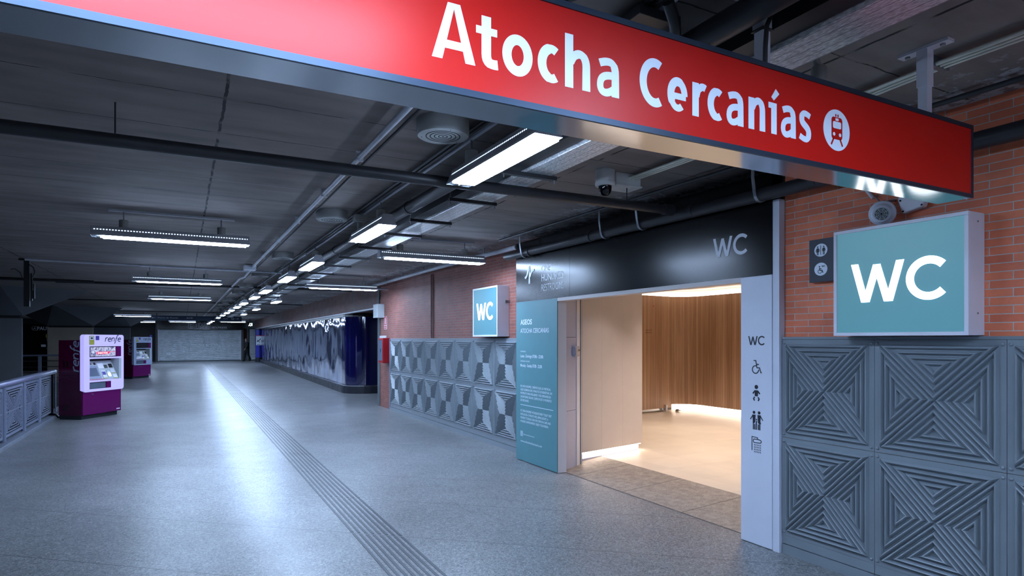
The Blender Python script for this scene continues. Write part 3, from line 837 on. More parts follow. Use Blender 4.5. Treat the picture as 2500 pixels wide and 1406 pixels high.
# teal panel
t = thing('teal_information_panel', (4.12, 6.965, 0), 'tall teal information panel with white text left of the restroom entrance', 'information panel')
MB().box(FX, FX + 0.012, 6.44, 7.49, 0.012, 2.156).build('face_sheet', M['teal'], t)
MB().box(FX + 0.0125, 4.20, 6.445, 7.49, 0.004, 2.117).build('body', M['panel_white'], t)
U0 = -7.367
text('ASEOS', F0, U0, 1.847, 0.070, M['white_vinyl'], t, width=0.31, bold=0.022)
text('ATOCHA CERCANIAS', F0, U0, 1.735, 0.062, M['white_vinyl'], t, width=0.735)
text('HORARIO', F0, U0, 1.476, 0.020, M['white_vinyl'], t, width=0.145)
text('Lunes - Domingo 07:00h - 22:00h', F0, U0, 1.405, 0.042, M['white_vinyl'], t, width=0.60, bold=0.012)
text('OPENING HOURS', F0, U0, 1.345, 0.020, M['white_vinyl'], t, width=0.25)
text('Monday - Sunday 07:00 - 22:00', F0, U0, 1.278, 0.042, M['white_vinyl'], t, width=0.565, bold=0.012)
for i, (s_, wd) in enumerate([('EN ONE HUNDRED, CREEMOS QUE LAS VISITAS AL', 0.78), ('ASEO DEBERÍAN SER 5 MINUTOS DE BIENESTAR. UN', 0.81), ('MOMENTO PARA RELAJARSE Y RECUPERARSE EN', 0.78), ('UN ENTORNO SEGURO. DISFRUTA DE TU MOMENTO', 0.80), ('DE DESCANSO.', 0.23)]):
    text(s_, F0, U0, 1.004 - i * 0.0475, 0.030, M['white_vinyl'], t, width=wd)
MB().prism([(U0, 0.762), (-6.53, 0.762), (-6.53, 0.768), (U0, 0.768)], F0, 0.001, 0.002).build('rule_line', M['white_vinyl'], t)
for i, (s_, wd) in enumerate([('AT ONE HUNDRED WE BELIEVE EVERY TOILET VISIT', 0.80), ('SHOULD BE A 5 MINUTE WELL-BEING BOOST. A', 0.72), ('MOMENT TO RELAX AND RECOVER IN A SAFE AND', 0.78), ('HYGIENIC ENVIRONMENT. ENJOY YOUR BREAK.', 0.73)]):
    text(s_, F0, U0, 0.672 - i * 0.0475, 0.030, M['white_vinyl'], t, width=wd)
mb = MB()
mb.ribbon([(U0 + .006, 0.345), (U0 + .056, 0.345), (U0 + .056, 0.405), (U0 + .006, 0.405)], 0.006, F0, 0.001, 0.002, True)
mb.ribbon(arc(U0 + .031, 0.375, 0.014, 0.016, 0, 360, 16)[:-1], 0.005, F0, 0.001, 0.002, True)
mb.build('app_icon', M['white_vinyl'], t)
text('@onehundredrestrooms', F0, U0 + 0.08, 0.363, 0.018, M['white_vinyl'], t, width=0.29)
text('www.onehundredrestrooms.com', F0, U0, 0.262, 0.032, M['white_vinyl'], t, width=0.565)
# white pictogram pillar
t = thing('white_pictogram_pillar', (4.12, 3.42, 0), 'white pillar with WC and restroom pictograms right of the entrance', 'pillar')
MB().box(FX, 4.20, 3.305, 3.608, 0.006, 2.156).build('panel_body', M['panel_white'], t, bevel=0.002)
MB().box(FX + 0.006, 4.13, 3.243, 3.302, 0.0, 2.735).build('edge_profile', M['panel_white'], t)
wc_letters(F0, -3.532, -3.372, 1.603, 0.072, 0.0105, M['ink'], t, 0.001, 0.002)
def pict_wheel(F, x, y, s, m, parent, person=False, c=0.001):
    mb = MB()
    w = 0.11 * s
    mb.ribbon(arc(x - 0.12 * s, y - 0.28 * s, 0.42 * s, 0.42 * s, 75 if not person else 120, 360, 24), w, F, c, c + 0.001)
    if person:
        mb.disc(x - 0.2 * s, y + 0.72 * s, 0.15 * s, F, c, c + .0012, 16)
        mb.ribbon([(x - 0.18 * s, y + 0.5 * s), (x - 0.12 * s, y - 0.08 * s), (x + 0.38 * s, y - 0.08 * s), (x + 0.62 * s, y - 0.62 * s)], w * 1.8, F, c, c + .0013)
        mb.ribbon([(x - 0.15 * s, y + 0.26 * s), (x + 0.3 * s, y + 0.26 * s)], w * 1.3, F, c, c + .0014)
    else:
        mb.ribbon([(x - 0.36 * s, y + 0.72 * s), (x - 0.08 * s, y + 0.72 * s), (x + 0.08 * s, y - 0.08 * s), (x + 0.42 * s, y - 0.08 * s), (x + 0.6 * s, y - 0.6 * s), (x + 0.72 * s, y - 0.6 * s)], w, F, c, c + .0013)
        mb.ribbon([(x, y + 0.3 * s), (x + 0.34 * s, y + 0.3 * s)], w, F, c, c + .0014)
    mb.build('wheelchair_pictogram', m, parent)
pict_wheel(F0, -3.452, 1.427, 0.072, M['ink'], t)
mb = MB()   # baby
x, y = -3.452, 1.215
mb.disc(x, y + 0.052, 0.017, F0, .001, .002, 18)
mb.ribbon([(x - 0.034, y - 0.002), (x - 0.014, y + 0.02), (x + 0.014, y + 0.02), (x + 0.034, y - 0.002)], 0.012, F0, .001, .0021)
mb.prism([(x - 0.016, y + 0.024), (x + 0.016, y + 0.024), (x + 0.015, y - 0.022), (x - 0.015, y - 0.022)][::-1], F0, .001, .0022)
mb.ribbon([(x - 0.017, y - 0.028), (x - 0.027, y - 0.044), (x - 0.017, y - 0.058)], 0.011, F0, .001, .002)
mb.ribbon([(x + 0.017, y - 0.028), (x + 0.027, y - 0.044), (x + 0.017, y - 0.058)], 0.011, F0, .001, .002)
mb.build('baby_pictogram', M['ink'], t)
mb = MB()   # family
x, y = -3.450, 1.0
for dx, sk in ((-0.025, 0), (0.025, 1)):
    mb.disc(x + dx, y + 0.062, 0.0125, F0, .001, .002, 16)
    body = [(-.016, .044), (.016, .044), (.012, -.01), (.020 if sk else .012, -.025), (-.012, -.025), (-.012, 0)]
    mb.prism([(x + dx + a, y + b) for a, b in body][::-1], F0, .001, .0021)
    sgn = -1 if dx < 0 else 1
    mb.ribbon([(x + dx + sgn * 0.012, y + 0.038), (x + dx + sgn * 0.036, y + 0.004)], 0.007, F0, .001, .0022)
    mb.ribbon([(x + dx - 0.006, y - 0.02), (x + dx - 0.006, y - 0.075)], 0.009, F0, .001, .0022)
    mb.ribbon([(x + dx + 0.007, y - 0.02), (x + dx + 0.007, y - 0.075)], 0.009, F0, .001, .0022)
mb.build('family_pictogram', M['ink'], t)
mb = MB()
mb.disc(x, y + 0.006, 0.011, F0, .0022, .0026, 14)
mb.ribbon([(x, y - 0.004), (x, y - 0.04)], 0.017, F0, .0022, .0027)
mb.ribbon([(x - 0.022, y - 0.03), (x, y - 0.006), (x + 0.022, y - 0.03)], 0.006, F0, .0022, .0028)
mb.build('child_outline', M['panel_white'], t)
mb = MB()
mb.disc(x, y + 0.006, 0.007, F0, .0028, .0031, 14)
mb.ribbon([(x, y - 0.004), (x, y - 0.036)], 0.011, F0, .0028, .0032)
mb.ribbon([(x - 0.004, y - 0.034), (x - 0.004, y - 0.075)], 0.005, F0, .0028, .0033)
mb.ribbon([(x + 0.004, y - 0.034), (x + 0.004, y - 0.075)], 0.005, F0, .0028, .0033)
mb.build('child_pictogram', M['ink'], t)
mb = MB()   # shower
x, y = -3.452, 0.80
mb.ribbon([(x - 0.043, y - 0.045), (x - 0.043, y + 0.066), (x + 0.012, y + 0.062), (x + 0.012, y + 0.05)], 0.006, F0, .001, .002)
mb.ribbon(arc(x - 0.018, y + 0.034, 0.012, 0.014, 90, 270, 8) + [(x + 0.038, y + 0.022)] + arc(x + 0.034, y + 0.034, 0.014, 0.012, -60, 60, 8) + [(x + 0.02, y + 0.049)], 0.006, F0, .001, .0021, True)
for i in range(5):
    for j in range(4):
        xx = x - 0.018 + i * 0.0145; yy = y + 0.008 - j * 0.0185
        mb.ribbon([(xx, yy), (xx, yy - 0.011)], 0.005, F0, .001, .002)
mb.build('shower_pictogram', M['ink'], t)

# ---------- inner lobby of the restrooms
IZ = 0.06
struct(MB().add([(5.03, 2.6, IZ), (10.6, 2.6, IZ), (10.6, 11.2, IZ), (5.03, 11.2, IZ), (5.03, 2.6, 0), (10.6, 2.6, 0), (10.6, 11.2, 0), (5.03, 11.2, 0)],
                [(0, 1, 2, 3), (0, 4, 5, 1), (0, 3, 7, 4)]).build('floor_lobby', M['tiles'], None, local=True), 'cream tiled floor inside the restroom lobby')
struct(MB().add([(4.19, 3.3, 0.004), (5.03, 3.3, IZ), (5.03, 6.9, IZ), (4.19, 6.9, 0.004)], [(0, 1, 2, 3)]).build('trim_11', M['granite'], None, local=True), 'worn granite threshold ramp of the restroom entrance')
struct(MB().box(4.20, 10.9, 2.5, 7.48, 2.74, 2.80).box(4.6, 10.9, 7.48, 11.4, 2.74, 2.80).build('ceiling_lobby', M['cream_wall'], None), 'white ceiling of the restroom lobby')
struct(MB().box(4.2, 10.9, 2.5, 2.6, 0, 2.74).build('wall_lobby_right', M['cream_wall'], None))
struct(MB().box(4.2, 4.33, 2.6, 3.6, 0, 2.74).build('wall_lobby_front', M['cream_wall'], None))
struct(MB().box(4.6, 10.9, 11.2, 11.3, 0, 2.74).build('wall_lobby_left', M['cream_wall'], None))
struct(MB().box(10.65, 10.75, 2.5, 11.3, 0, 2.74).build('wall_lobby_back', M['cream_wall'], None))
# grey side lining
t = thing('entrance_side_lining', (4.35, 6.60, 0), 'grey laminate lining with two seams inside the left entrance jamb', 'wall lining')
def slab(mb, p, q, th, z0, z1):
    p = Vector(p); q = Vector(q); d = (q - p).normalized(); nn = Vector((-d.y, d.x)) * th
    P = [p, q, q + nn, p + nn]
    mb.add([(v.x, v.y, z0) for v in P] + [(v.x, v.y, z1) for v in P], [(3, 2, 1, 0), (4, 5, 6, 7)] + [(i, (i + 1) % 4, 4 + (i + 1) % 4, 4 + i) for i in range(4)])
    return mb
mb = MB()
for z0, z1 in ((0.012, 0.742), (0.746, 1.672), (1.676, 2.7)):
    slab(mb, (4.203, 6.52), (4.475, 6.635), 0.05, z0, z1)
mb.build('laminate_sheet', M['grey_lam'], t)
slab(MB(), (4.206, 6.56), (4.47, 6.67), 0.02, 0.0, 2.7).build('backing', M['slot'], t)
t = thing('sliding_door_track', (4.53, 6.66, 0), 'tall light metal door channel between grey lining and cream partition', 'door frame')
slab(MB(), (4.478, 6.625), (4.545, 6.652), 0.09, 0.008, 2.72).build('channel', M['alu_white'], t, bevel=0.003)
slab(MB(), (4.549, 6.668), (4.566, 6.675), 0.07, 0.0, 2.72).build('dark_gap', M['slot'], t)
slab(MB(), (4.569, 6.668), (4.585, 6.674), 0.08, 0.012, 2.72).build('guide_rail', M['conduit'], t)
slab(MB(), (4.588, 6.69), (4.61, 6.70), 0.06, 0.012, 2.72).build('inner_strip', M['rail_metal'], t)
t = thing('key_switch', (4.47, 6.59, 1.49), 'small square key switch box on the grey entrance lining', 'switch')
slab(MB(), (4.405, 6.555), (4.50, 6.595), 0.05, 1.43, 1.56).build('back_box', M['grey_lam'], t, bevel=0.008)
slab(MB(), (4.418, 6.545), (4.487, 6.574), 0.02, 1.445, 1.545).build('faceplate', M['warm_white'], t, bevel=0.003)
fk = frame((4.452, 6.556, 0), Vector((0.92, 0.39, 0)), Vector((0.39, -0.92, 0)))
MB().disc(0.004, 1.51, 0.013, fk, 0, 0.012, 20).build('key_cylinder', M['chrome'], t, smooth=True)
# cream partition with lit foot
t = thing('cream_partition_wall', (5.25, 6.9, 0), 'freestanding cream partition wall with glowing foot inside the entrance', 'partition')
p0, p1 = (4.615, 6.757), (5.88, 7.02)
mb = MB(); d = Vector(p1) - Vector(p0)
for k in range(3):
    a = Vector(p0) + d * (k / 3) ; b = Vector(p0) + d * ((k + 1) / 3) - d.normalized() * 0.0015
    slab(mb, a, b, 0.13, 0.150, 2.735)
mb.build('partition_body', M['warm_white'], t)
slab(MB(), (4.65, 6.80), (5.83, 7.045), 0.06, 0.066, 0.150).build('lit_foot', M['foot_glow'], t)
slab(MB(), (4.62, 6.772), (5.80, 7.015), 0.08, 0.0, 0.066).build('foot_base', M['grey_lam'], t)
slab(MB(), (4.63, 6.772), (5.86, 7.03), 0.012, 0.140, 0.1495).build('led_strip', M['led_warm'], t)
# timber wall with recessed base and cove
wpts = [Vector((8.2, 10.31)), Vector((9.50, 10.50))]
c1_ = Vector((9.55, 9.99))
ctr = Vector((9.53, 10.0))
for i in range(1, 13):
    a = PI / 2 - (PI / 2) * i / 12
    wpts.append(Vector((9.55 + 0.5 * math.cos(a), 10.0 + 0.5 * math.sin(a))))
wpts += [Vector((10.05, 8.9)), Vector((10.06, 5.5)), Vector((10.06, 2.62))]
def wall_strip(pts, z0, z1, th, zs=1):
    mb = MB(); mb.uv = []
    s_ = 0
    for i, p in enumerate(pts):
        if i: s_ += (p - pts[i - 1]).length
        for z in (z0, z1):
            mb.v.append((p.x, p.y, z)); mb.uv.append((s_, z))
    for i in range(len(pts) - 1):
        a = i * 2
        mb.f.append((a, a + 2, a + 3, a + 1))
    # top and bottom returns
    o = len(mb.v)
    for i, p in enumerate(pts):
        d = (pts[min(i + 1, len(pts) - 1)] - pts[max(i - 1, 0)]).normalized(); nn = Vector((-d.y, d.x))
        q = p + nn * th
        for z in (z0, z1): mb.v.append((q.x, q.y, z)); mb.uv.append((0, z))
    for i in range(len(pts) - 1):
        a = i * 2; b = o + i * 2
        mb.f.append((a, b, b + 2, a + 2)); mb.f.append((a + 1, a + 3, b + 3, b + 1)); mb.f.append((b, b + 1, b + 3, b + 2))
    return mb
t = thing('timber_lobby_wall', (9.6, 8.5, 0), 'curved warm timber board wall glowing at floor and ceiling inside the lobby', 'wood wall')
dense = [wpts[0].lerp(wpts[1], k / 6) for k in range(6)] + wpts[1:]
wall_strip(dense[7:], 0.20, 2.60, 0.04).build('timber_boards', M['wood'], t)
wall_strip([dense[0], dense[3], dense[7]], 0.13, 2.60, 0.04).build('door_leaf', M['wood'], t)
def offset_pts(pts, dd):
    out = []
    for i, p in enumerate(pts):
        d = (pts[min(i + 1, len(pts) - 1)] - pts[max(i - 1, 0)]).normalized(); nn = Vector((-d.y, d.x))
        out.append(p + nn * dd)
    return out
wall_strip(offset_pts(dense[8:], 0.10), IZ, 0.21, 0.02).build('recessed_foot', M['foot_glow'], t)
wall_strip(offset_pts(dense[8:], 0.012), 0.185, 0.199, 0.02).build('foot_led', M['led_warm'], t)
wall_strip(offset_pts(dense, 0.16), 2.55, 2.735, 0.02).build('cove_back', M['cream_wall'], t)
wall_strip(offset_pts(dense, 0.05), 2.585, 2.61, 0.03).build('cove_led', M['led_warm'], t)
wall_strip([p + Vector((0.0, -0.005)) for p in (dense[0], dense[3], dense[6])], 0.085, 0.13, 0.04).build('door_foot', M['chrome'], t)
MB().box(9.42, 9.46, 10.44, 10.49, IZ, 0.2).build('door_post', M['alu_white'], t)
fd = frame((8.2, 10.31, 0), (wpts[1] - wpts[0]).normalized().to_3d(), Vector((0.145, -0.99, 0)))
MB().disc(0.86, 2.37, 0.014, fd, 0.0, 0.012, 14).build('red_indicator', M['red_print'], t)
for i, (s_, wd) in enumerate([('ONE HUNDRED', 0.26), ('RESTROOMS', 0.22)]):
    text(s_, fd, 0.60, 1.83 - i * 0.055, 0.035, mat('brown print %d' % i, (92, 54, 34), 0.6), t, width=wd, c=0.004)
t = thing('door_stop', (9.60, 10.28, IZ), 'small chrome door stop on the tiled lobby floor', 'door stop')
mb = MB().lathe([(0.045, 0), (0.047, 0.03), (0.04, 0.05), (0.02, 0.058)], 20, (9.60, 10.28, IZ)); mb.build('dome', M['chrome'], t, smooth=True)
MB().lathe([(0.03, 0), (0.03, 0.012)], 16, (9.60, 10.222, IZ + 0.03)).build('rubber_pad', M['black'], t)
# lobby downlights
def downlight(x, y, power, lab, spot=1.2):
    t = thing('recessed_downlight', (x, y, 2.73), lab, 'ceiling light', 'downlights in the restroom lobby')
    MB().lathe([(0.05, 0.0), (0.062, 0.0), (0.062, 0.010), (0.05, 0.010)], 24, (x, y, 2.728)).build('trim_ring', M['alu_white'], t, smooth=True)
    MB().lathe([(0.045, 0.0), (0.045, 0.004)], 24, (x, y, 2.733)).build('lens', M['downlight'], t)
    ld = bpy.data.lights.new('downlight_beam', 'SPOT'); ld.energy = power * 0.66; ld.color = WARM; ld.spot_size = spot; ld.spot_blend = 0.7; ld.shadow_soft_size = 0.05
    lo = bpy.data.objects.new('downlight_beam', ld); COL.objects.link(lo); lo.parent = t; lo.location = (0, 0, -0.012)
downlight(5.15, 6.22, 48, 'lobby downlight in front of the cream partition', 1.5)
downlight(6.1, 5.0, 190, 'lobby downlight behind the granite threshold', 2.2)
downlight(7.9, 8.3, 190, 'lobby downlight in the middle of the ceiling', 2.2)
downlight(8.9, 7.0, 130, 'added lobby downlight brightening the timber wall', 2.0)  # extra lamp, added to brighten the timber boards
downlight(6.9, 6.4, 170, 'lobby downlight beside the end of the cream partition', 2.2)

# ================================================================== WC LIGHT BOXES
def light_box(x0, x1, y0, y1, z0, z1, label, fr=0.022):
    t = thing('lit_wc_sign_box', (x1, (y0 + y1) / 2, z0), label, 'light box sign')
    MB().box(x0 + 0.012, x1, y0, y1, z0, z1).build('casing', M['alu_white'], t, bevel=0.004)
    Fb = FAC(x0 + 0.012)
    mb = MB()
    mb.prism([(-y1, z0), (-y0, z0), (-y0, z0 + fr), (-y1, z0 + fr)], Fb, 0, 0.012)
    mb.prism([(-y1, z1 - fr), (-y0, z1 - fr), (-y0, z1), (-y1, z1)], Fb, 0, 0.012)
    mb.prism([(-y1, z0 + fr), (-y1 + fr, z0 + fr), (-y1 + fr, z1 - fr), (-y1, z1 - fr)], Fb, 0, 0.012)
    mb.prism([(-y0 - fr, z0 + fr), (-y0, z0 + fr), (-y0, z1 - fr), (-y0 - fr, z1 - fr)], Fb, 0, 0.012)
    mb.build('frame', M['alu_white'], t, bevel=0.0015)
    MB().prism([(-y1 + fr, z0 + fr), (-y0 - fr, z0 + fr), (-y0 - fr, z1 - fr), (-y1 + fr, z1 - fr)], Fb, 0.0, 0.004).build('sign_face', M['wc_teal'], t)
    return t, Fb
t, Fb = light_box(3.95, 4.128, 1.885, 2.712, 1.672, 2.384, 'big square teal lit WC box on the near orange brick wall')
wc_letters(Fb, -2.588, -2.005, 1.892, 0.255, 0.047, M['wc_white'], t, 0.005, 0.007)
for z in (1.80, 2.33):
    MB().disc(4.05, z, 0.006, frame((0, 1.885, 0), (1, 0, 0), (0, -1, 0)), 0, 0.003, 10).build('screw', M['steel'], t)
t, Fb = light_box(4.12, 4.318, 8.19, 9.072, 1.690, 2.452, 'teal lit WC box on the far brick wall beyond the entrance', 0.026)
wc_letters(Fb, -8.935, -8.35, 1.950, 0.262, 0.047, M['wc_white'], t, 0.005, 0.007)
MB().box(4.25, 4.27, 8.12, 8.19, 2.20, 2.215).box(4.22, 4.30, 8.12, 8.13, 2.185, 2.23).build('latch', M['steel'], t)

# dark pictogram plate
t = thing('restroom_pictogram_plate', (4.12, 2.85, 2.06), 'dark navy plate with two round restroom pictograms beside the big WC box', 'sign')
MB().box(4.088, 4.10, 2.74, 3.0, 2.066, 2.378).build('plate', M['navy'], t, bevel=0.002)
MB().box(4.10, 4.13, 2.78, 2.96, 2.10, 2.35).build('spacer', M['navy'], t)
Fp = FAC(4.088)
for zc, nm in ((2.296, 'toilet_pictogram'), (2.158, 'accessible_pictogram')):
    MB().disc(-2.905, zc, 0.047, Fp, 0.0005, 0.0015, 36, rx=0.052).build('round_field', M['white_vinyl'], t)
mb = MB()
for dx, sk in ((-0.024, 1), (0.024, 0)):
    x, y = -2.905 + dx, 2.292
    mb.disc(x, y + 0.028, 0.0055, Fp, .0016, .0022, 14)
    if sk:
        mb.prism([(x - .006, y + .02), (x + .006, y + .02), (x + .012, y - .01), (x - .012, y - .01)][::-1], Fp, .0016, .0023)
    else:
        mb.prism([(x - .008, y + .02), (x + .008, y + .02), (x + .008, y - .006), (x - .008, y - .006)][::-1], Fp, .0016, .0023)
    for q in (-1, 1):
        mb.ribbon([(x + q * .008, y + .017), (x + q * (.016 if sk else .012), y - .004)], .0035, Fp, .0016, .0024)
        mb.ribbon([(x + q * .004, y - .006), (x + q * .004, y - .03)], .005, Fp, .0016, .0024)
mb.ribbon([(-2.905, 2.33), (-2.905, 2.262)], 0.004, Fp, .0016, .0022)
mb.build('couple_pictogram', M['ink'], t)
pict_wheel(Fp, -2.908, 2.152, 0.034, M['ink'], t, True, 0.0016)
wc_letters(Fp, -2.898, -2.868, 2.172, 0.013, 0.0026, M['ink'], t, .0016, .0022)

# siren and junction box on the brick wall
t = thing('alarm_siren', (4.13, 2.42, 2.52), 'round silver alarm siren on a bracket above the big WC box', 'alarm')
mb = MB().lathe([(0.02, 0.0), (0.052, 0.006), (0.055, 0.018), (0.060, 0.022), (0.064, 0.05), (0.078, 0.058), (0.080, 0.10), (0.066, 0.115), (0.02, 0.12)], 30)
R_ = Matrix.Rotation(math.radians(-100), 4, 'Y') @ Matrix.Rotation(math.radians(-14), 4, 'X')
R2 = Matrix.Rotation(math.radians(28), 4, 'Z')
def orient(mb, direction, origin):
    q = Vector((0, 0, 1)).rotation_difference(Vector(direction).normalized()).to_matrix()
    mb.v = [tuple(Vector(origin) + q @ Vector(p)) for p in mb.v]
    return mb
DR = (0.86, 0.45, 0.22)
orient(mb, DR, (3.965, 2.39, 2.455)).build('horn_body', M['silver_print'], t, smooth=True)
mb = MB().lathe([(0.001, 0), (0.042, 0.0), (0.042, 0.006), (0.001, 0.006)], 28)
orient(mb, DR, Vector((3.965, 2.39, 2.455)) - Vector(DR).normalized() * 0.005).build('front_plate', M['panel_lite'], t)
mb = MB()
for r_ in (0.034, 0.024, 0.014):
    for k in range(8):
        a0 = k * 45 + 6
        mb.ribbon(arc(0, 0, r_, r_, a0, a0 + 33, 5), 0.004, lambda a, b, c: (a, b, c), -0.0085, -0.006)
mb.disc(0, 0, 0.007, lambda a, b, c: (a, b, c), -0.0085, -0.006, 14)
orient(mb, DR, (3.965, 2.39, 2.455)).build('grille_slots', M['ink'], t)
MB().tube([(4.13, 2.40, 2.56), (4.07, 2.41, 2.55), (4.04, 2.42, 2.50)], 0.009, 8).build('bracket', M['steel'], t)
MB().tube([(4.13, 2.52, 2.62), (4.10, 2.51, 2.60), (4.08, 2.46, 2.55), (4.05, 2.40, 2.535), (4.03, 2.37, 2.50)], 0.005, 8).build('supply_cable', M['steel'], t)
MB().tube([(4.13, 2.60, 2.68), (4.115, 2.535, 2.60)], 0.012, 10).build('cable_tube', M['alu_white'], t)
t = thing('white_junction_box', (4.10, 2.25, 2.45), 'white square junction box tilted beside the alarm siren', 'junction box')
mb = MB().prism([(-2.355, 2.545), (-2.325, 2.455), (-2.20, 2.478), (-2.185, 2.52), (-2.21, 2.62), (-2.33, 2.62)], FAC(4.125), 0, 0.05)
mb.build('box_body', M['alu_white'], t, bevel=0.008)
for a, b in ((-2.335, 2.54), (-2.318, 2.468), (-2.205, 2.49), (-2.215, 2.60)):
    MB().disc(a, b, 0.006, FAC(4.125), 0.05, 0.053, 10).build('lid_screw', M['slot'], t)

# ================================================================== RED STATION SIGN
SG = frame((0, 1.60, 0), (1, 0, 0), (0, -1, 0))
t = thing('station_name_sign', (0.2, 1.68, 2.334), 'long red overhead station sign reading Atocha Cercanías hung from the ceiling', 'station sign')
X0, X1 = -3.6, 3.385
MB().box(X0, X1, 1.602, 1.755, 2.336, 2.682).build('casing', M['sign_under'], t)
MB().prism([(X0, 2.352), (X1 - .012, 2.352), (X1 - .012, 2.668), (X0, 2.668)], SG, -0.001, 0.002).build('red_face', M['sign_red'], t)
mb = MB()
mb.prism([(X0, 2.334), (X1, 2.334), (X1, 2.353), (X0, 2.353)], SG, -0.002, 0.007)
mb.prism([(X0, 2.667), (X1, 2.667), (X1, 2.686), (X0, 2.686)], SG, -0.002, 0.007)
mb.prism([(X1 - .013, 2.353), (X1, 2.353), (X1, 2.667), (X1 - .013, 2.667)], SG, -0.002, 0.007)
mb.box(X0, X1, 1.60, 1.757, 2.682, 2.688)
mb.build('frame', M['sign_frame'], t)
BL, XH, CP, SW = 2.4255, 0.117, 0.160, 0.0300
word = [('A', .603, .734), ('t', .736, .805), ('o', .820, .921), ('c', .939, 1.019), ('h', 1.036, 1.130), ('a', 1.153, 1.243),
        ('C', 1.328, 1.429), ('e', 1.447, 1.539), ('r', 1.560, 1.622), ('c', 1.632, 1.710), ('a', 1.722, 1.811), ('n', 1.837, 1.926), ('i', 1.944, 1.989), ('a', 2.010, 2.098), ('s', 2.118, 2.189)]
for ch, a, b in word:
    mb = MB(); strokes(mb, glyph(ch, a, b, BL, XH, CP, SW), SG, 0.002, 0.0028); mb.build('letter', M['white_vinyl'], t)
cx, cz = 2.347, 2.499
MB().disc(cx, cz, 0.0835, SG, 0.002, 0.0032, 60).build('train_badge', M['white_vinyl'], t)
def rrect(x0, x1, y0, y1, r, n=6):
    return arc(x1 - r, y1 - r, r, r, 0, 90, n) + arc(x0 + r, y1 - r, r, r, 90, 180, n) + arc(x0 + r, y0 + r, r, r, 180, 270, n) + arc(x1 - r, y0 + r, r, r, 270, 360, n)
mb = MB()
mb.prism(rrect(cx - .034, cx + .034, cz - .038, cz + .052, .013), SG, .0033, .004)
mb.ribbon([(cx - .02, cz - .034), (cx - .036, cz - .062)], .008, SG, .0033, .004)
mb.ribbon([(cx + .02, cz - .034), (cx + .036, cz - .062)], .008, SG, .0033, .004)
mb.disc(cx - .007, cz + .059, .006, SG, .0033, .004, 14, rx=.004); mb.disc(cx + .007, cz + .059, .006, SG, .0033, .004, 14, rx=.004)
mb.build('train_pictogram', M['sign_red'], t)
mb = MB()
mb.prism(rrect(cx - .026, cx + .026, cz + .006, cz + .034, .007), SG, .0041, .0046)
mb.prism(rrect(cx - .010, cx + .010, cz + .0375, cz + .0475, .002), SG, .0041, .0046)
mb.disc(cx - .019, cz - .018, .0075, SG, .0041, .0046, 18); mb.disc(cx + .019, cz - .018, .0075, SG, .0041, .0046, 18)
mb.build('train_windows', M['white_vinyl'], t)
def post(x, lab, cab):
    t = thing('sign_hanger_post', (x, 1.69, 2.69), lab, 'hanger post')
    MB().box(x - .026, x + .026, 1.665, 1.715, 2.86, 3.045).build('upper_sleeve', M['alu_white'], t)
    MB().box(x - .021, x + .021, 1.669, 1.711, 2.689, 2.86).build('lower_tube', M['alu_white'], t)
    MB().box(x - .028, x + .028, 1.575, 1.805, 3.036, CEIL).build('ceiling_plate', M['alu_white'], t)
    for yy in (1.61, 1.77):
        MB().lathe([(0.012, -0.008), (0.012, 0)], 8, (x, yy, 3.036)).build('bolt', M['steel'], t)
    if cab:
        MB().tube([(x - .01, 1.64, CEIL), (x + .015, 1.64, 2.95), (x - .028, 1.645, 2.86), (x - .03, 1.65, 2.78), (x - .02, 1.66, 2.69)], 0.009, 8).build('power_cable', M['cable'], t)
        for z in (2.72, 2.86):
            MB().box(x - .036, x + .027, 1.655, 1.716, z, z + .004).build('cable_tie', M['cable'], t)
post(3.15, 'hanger post of the red sign near its right end', False)
post(2.02, 'hanger post of the red sign with a black cable', True)
post(-1.6, 'hanger post of the red sign at its left part', False)

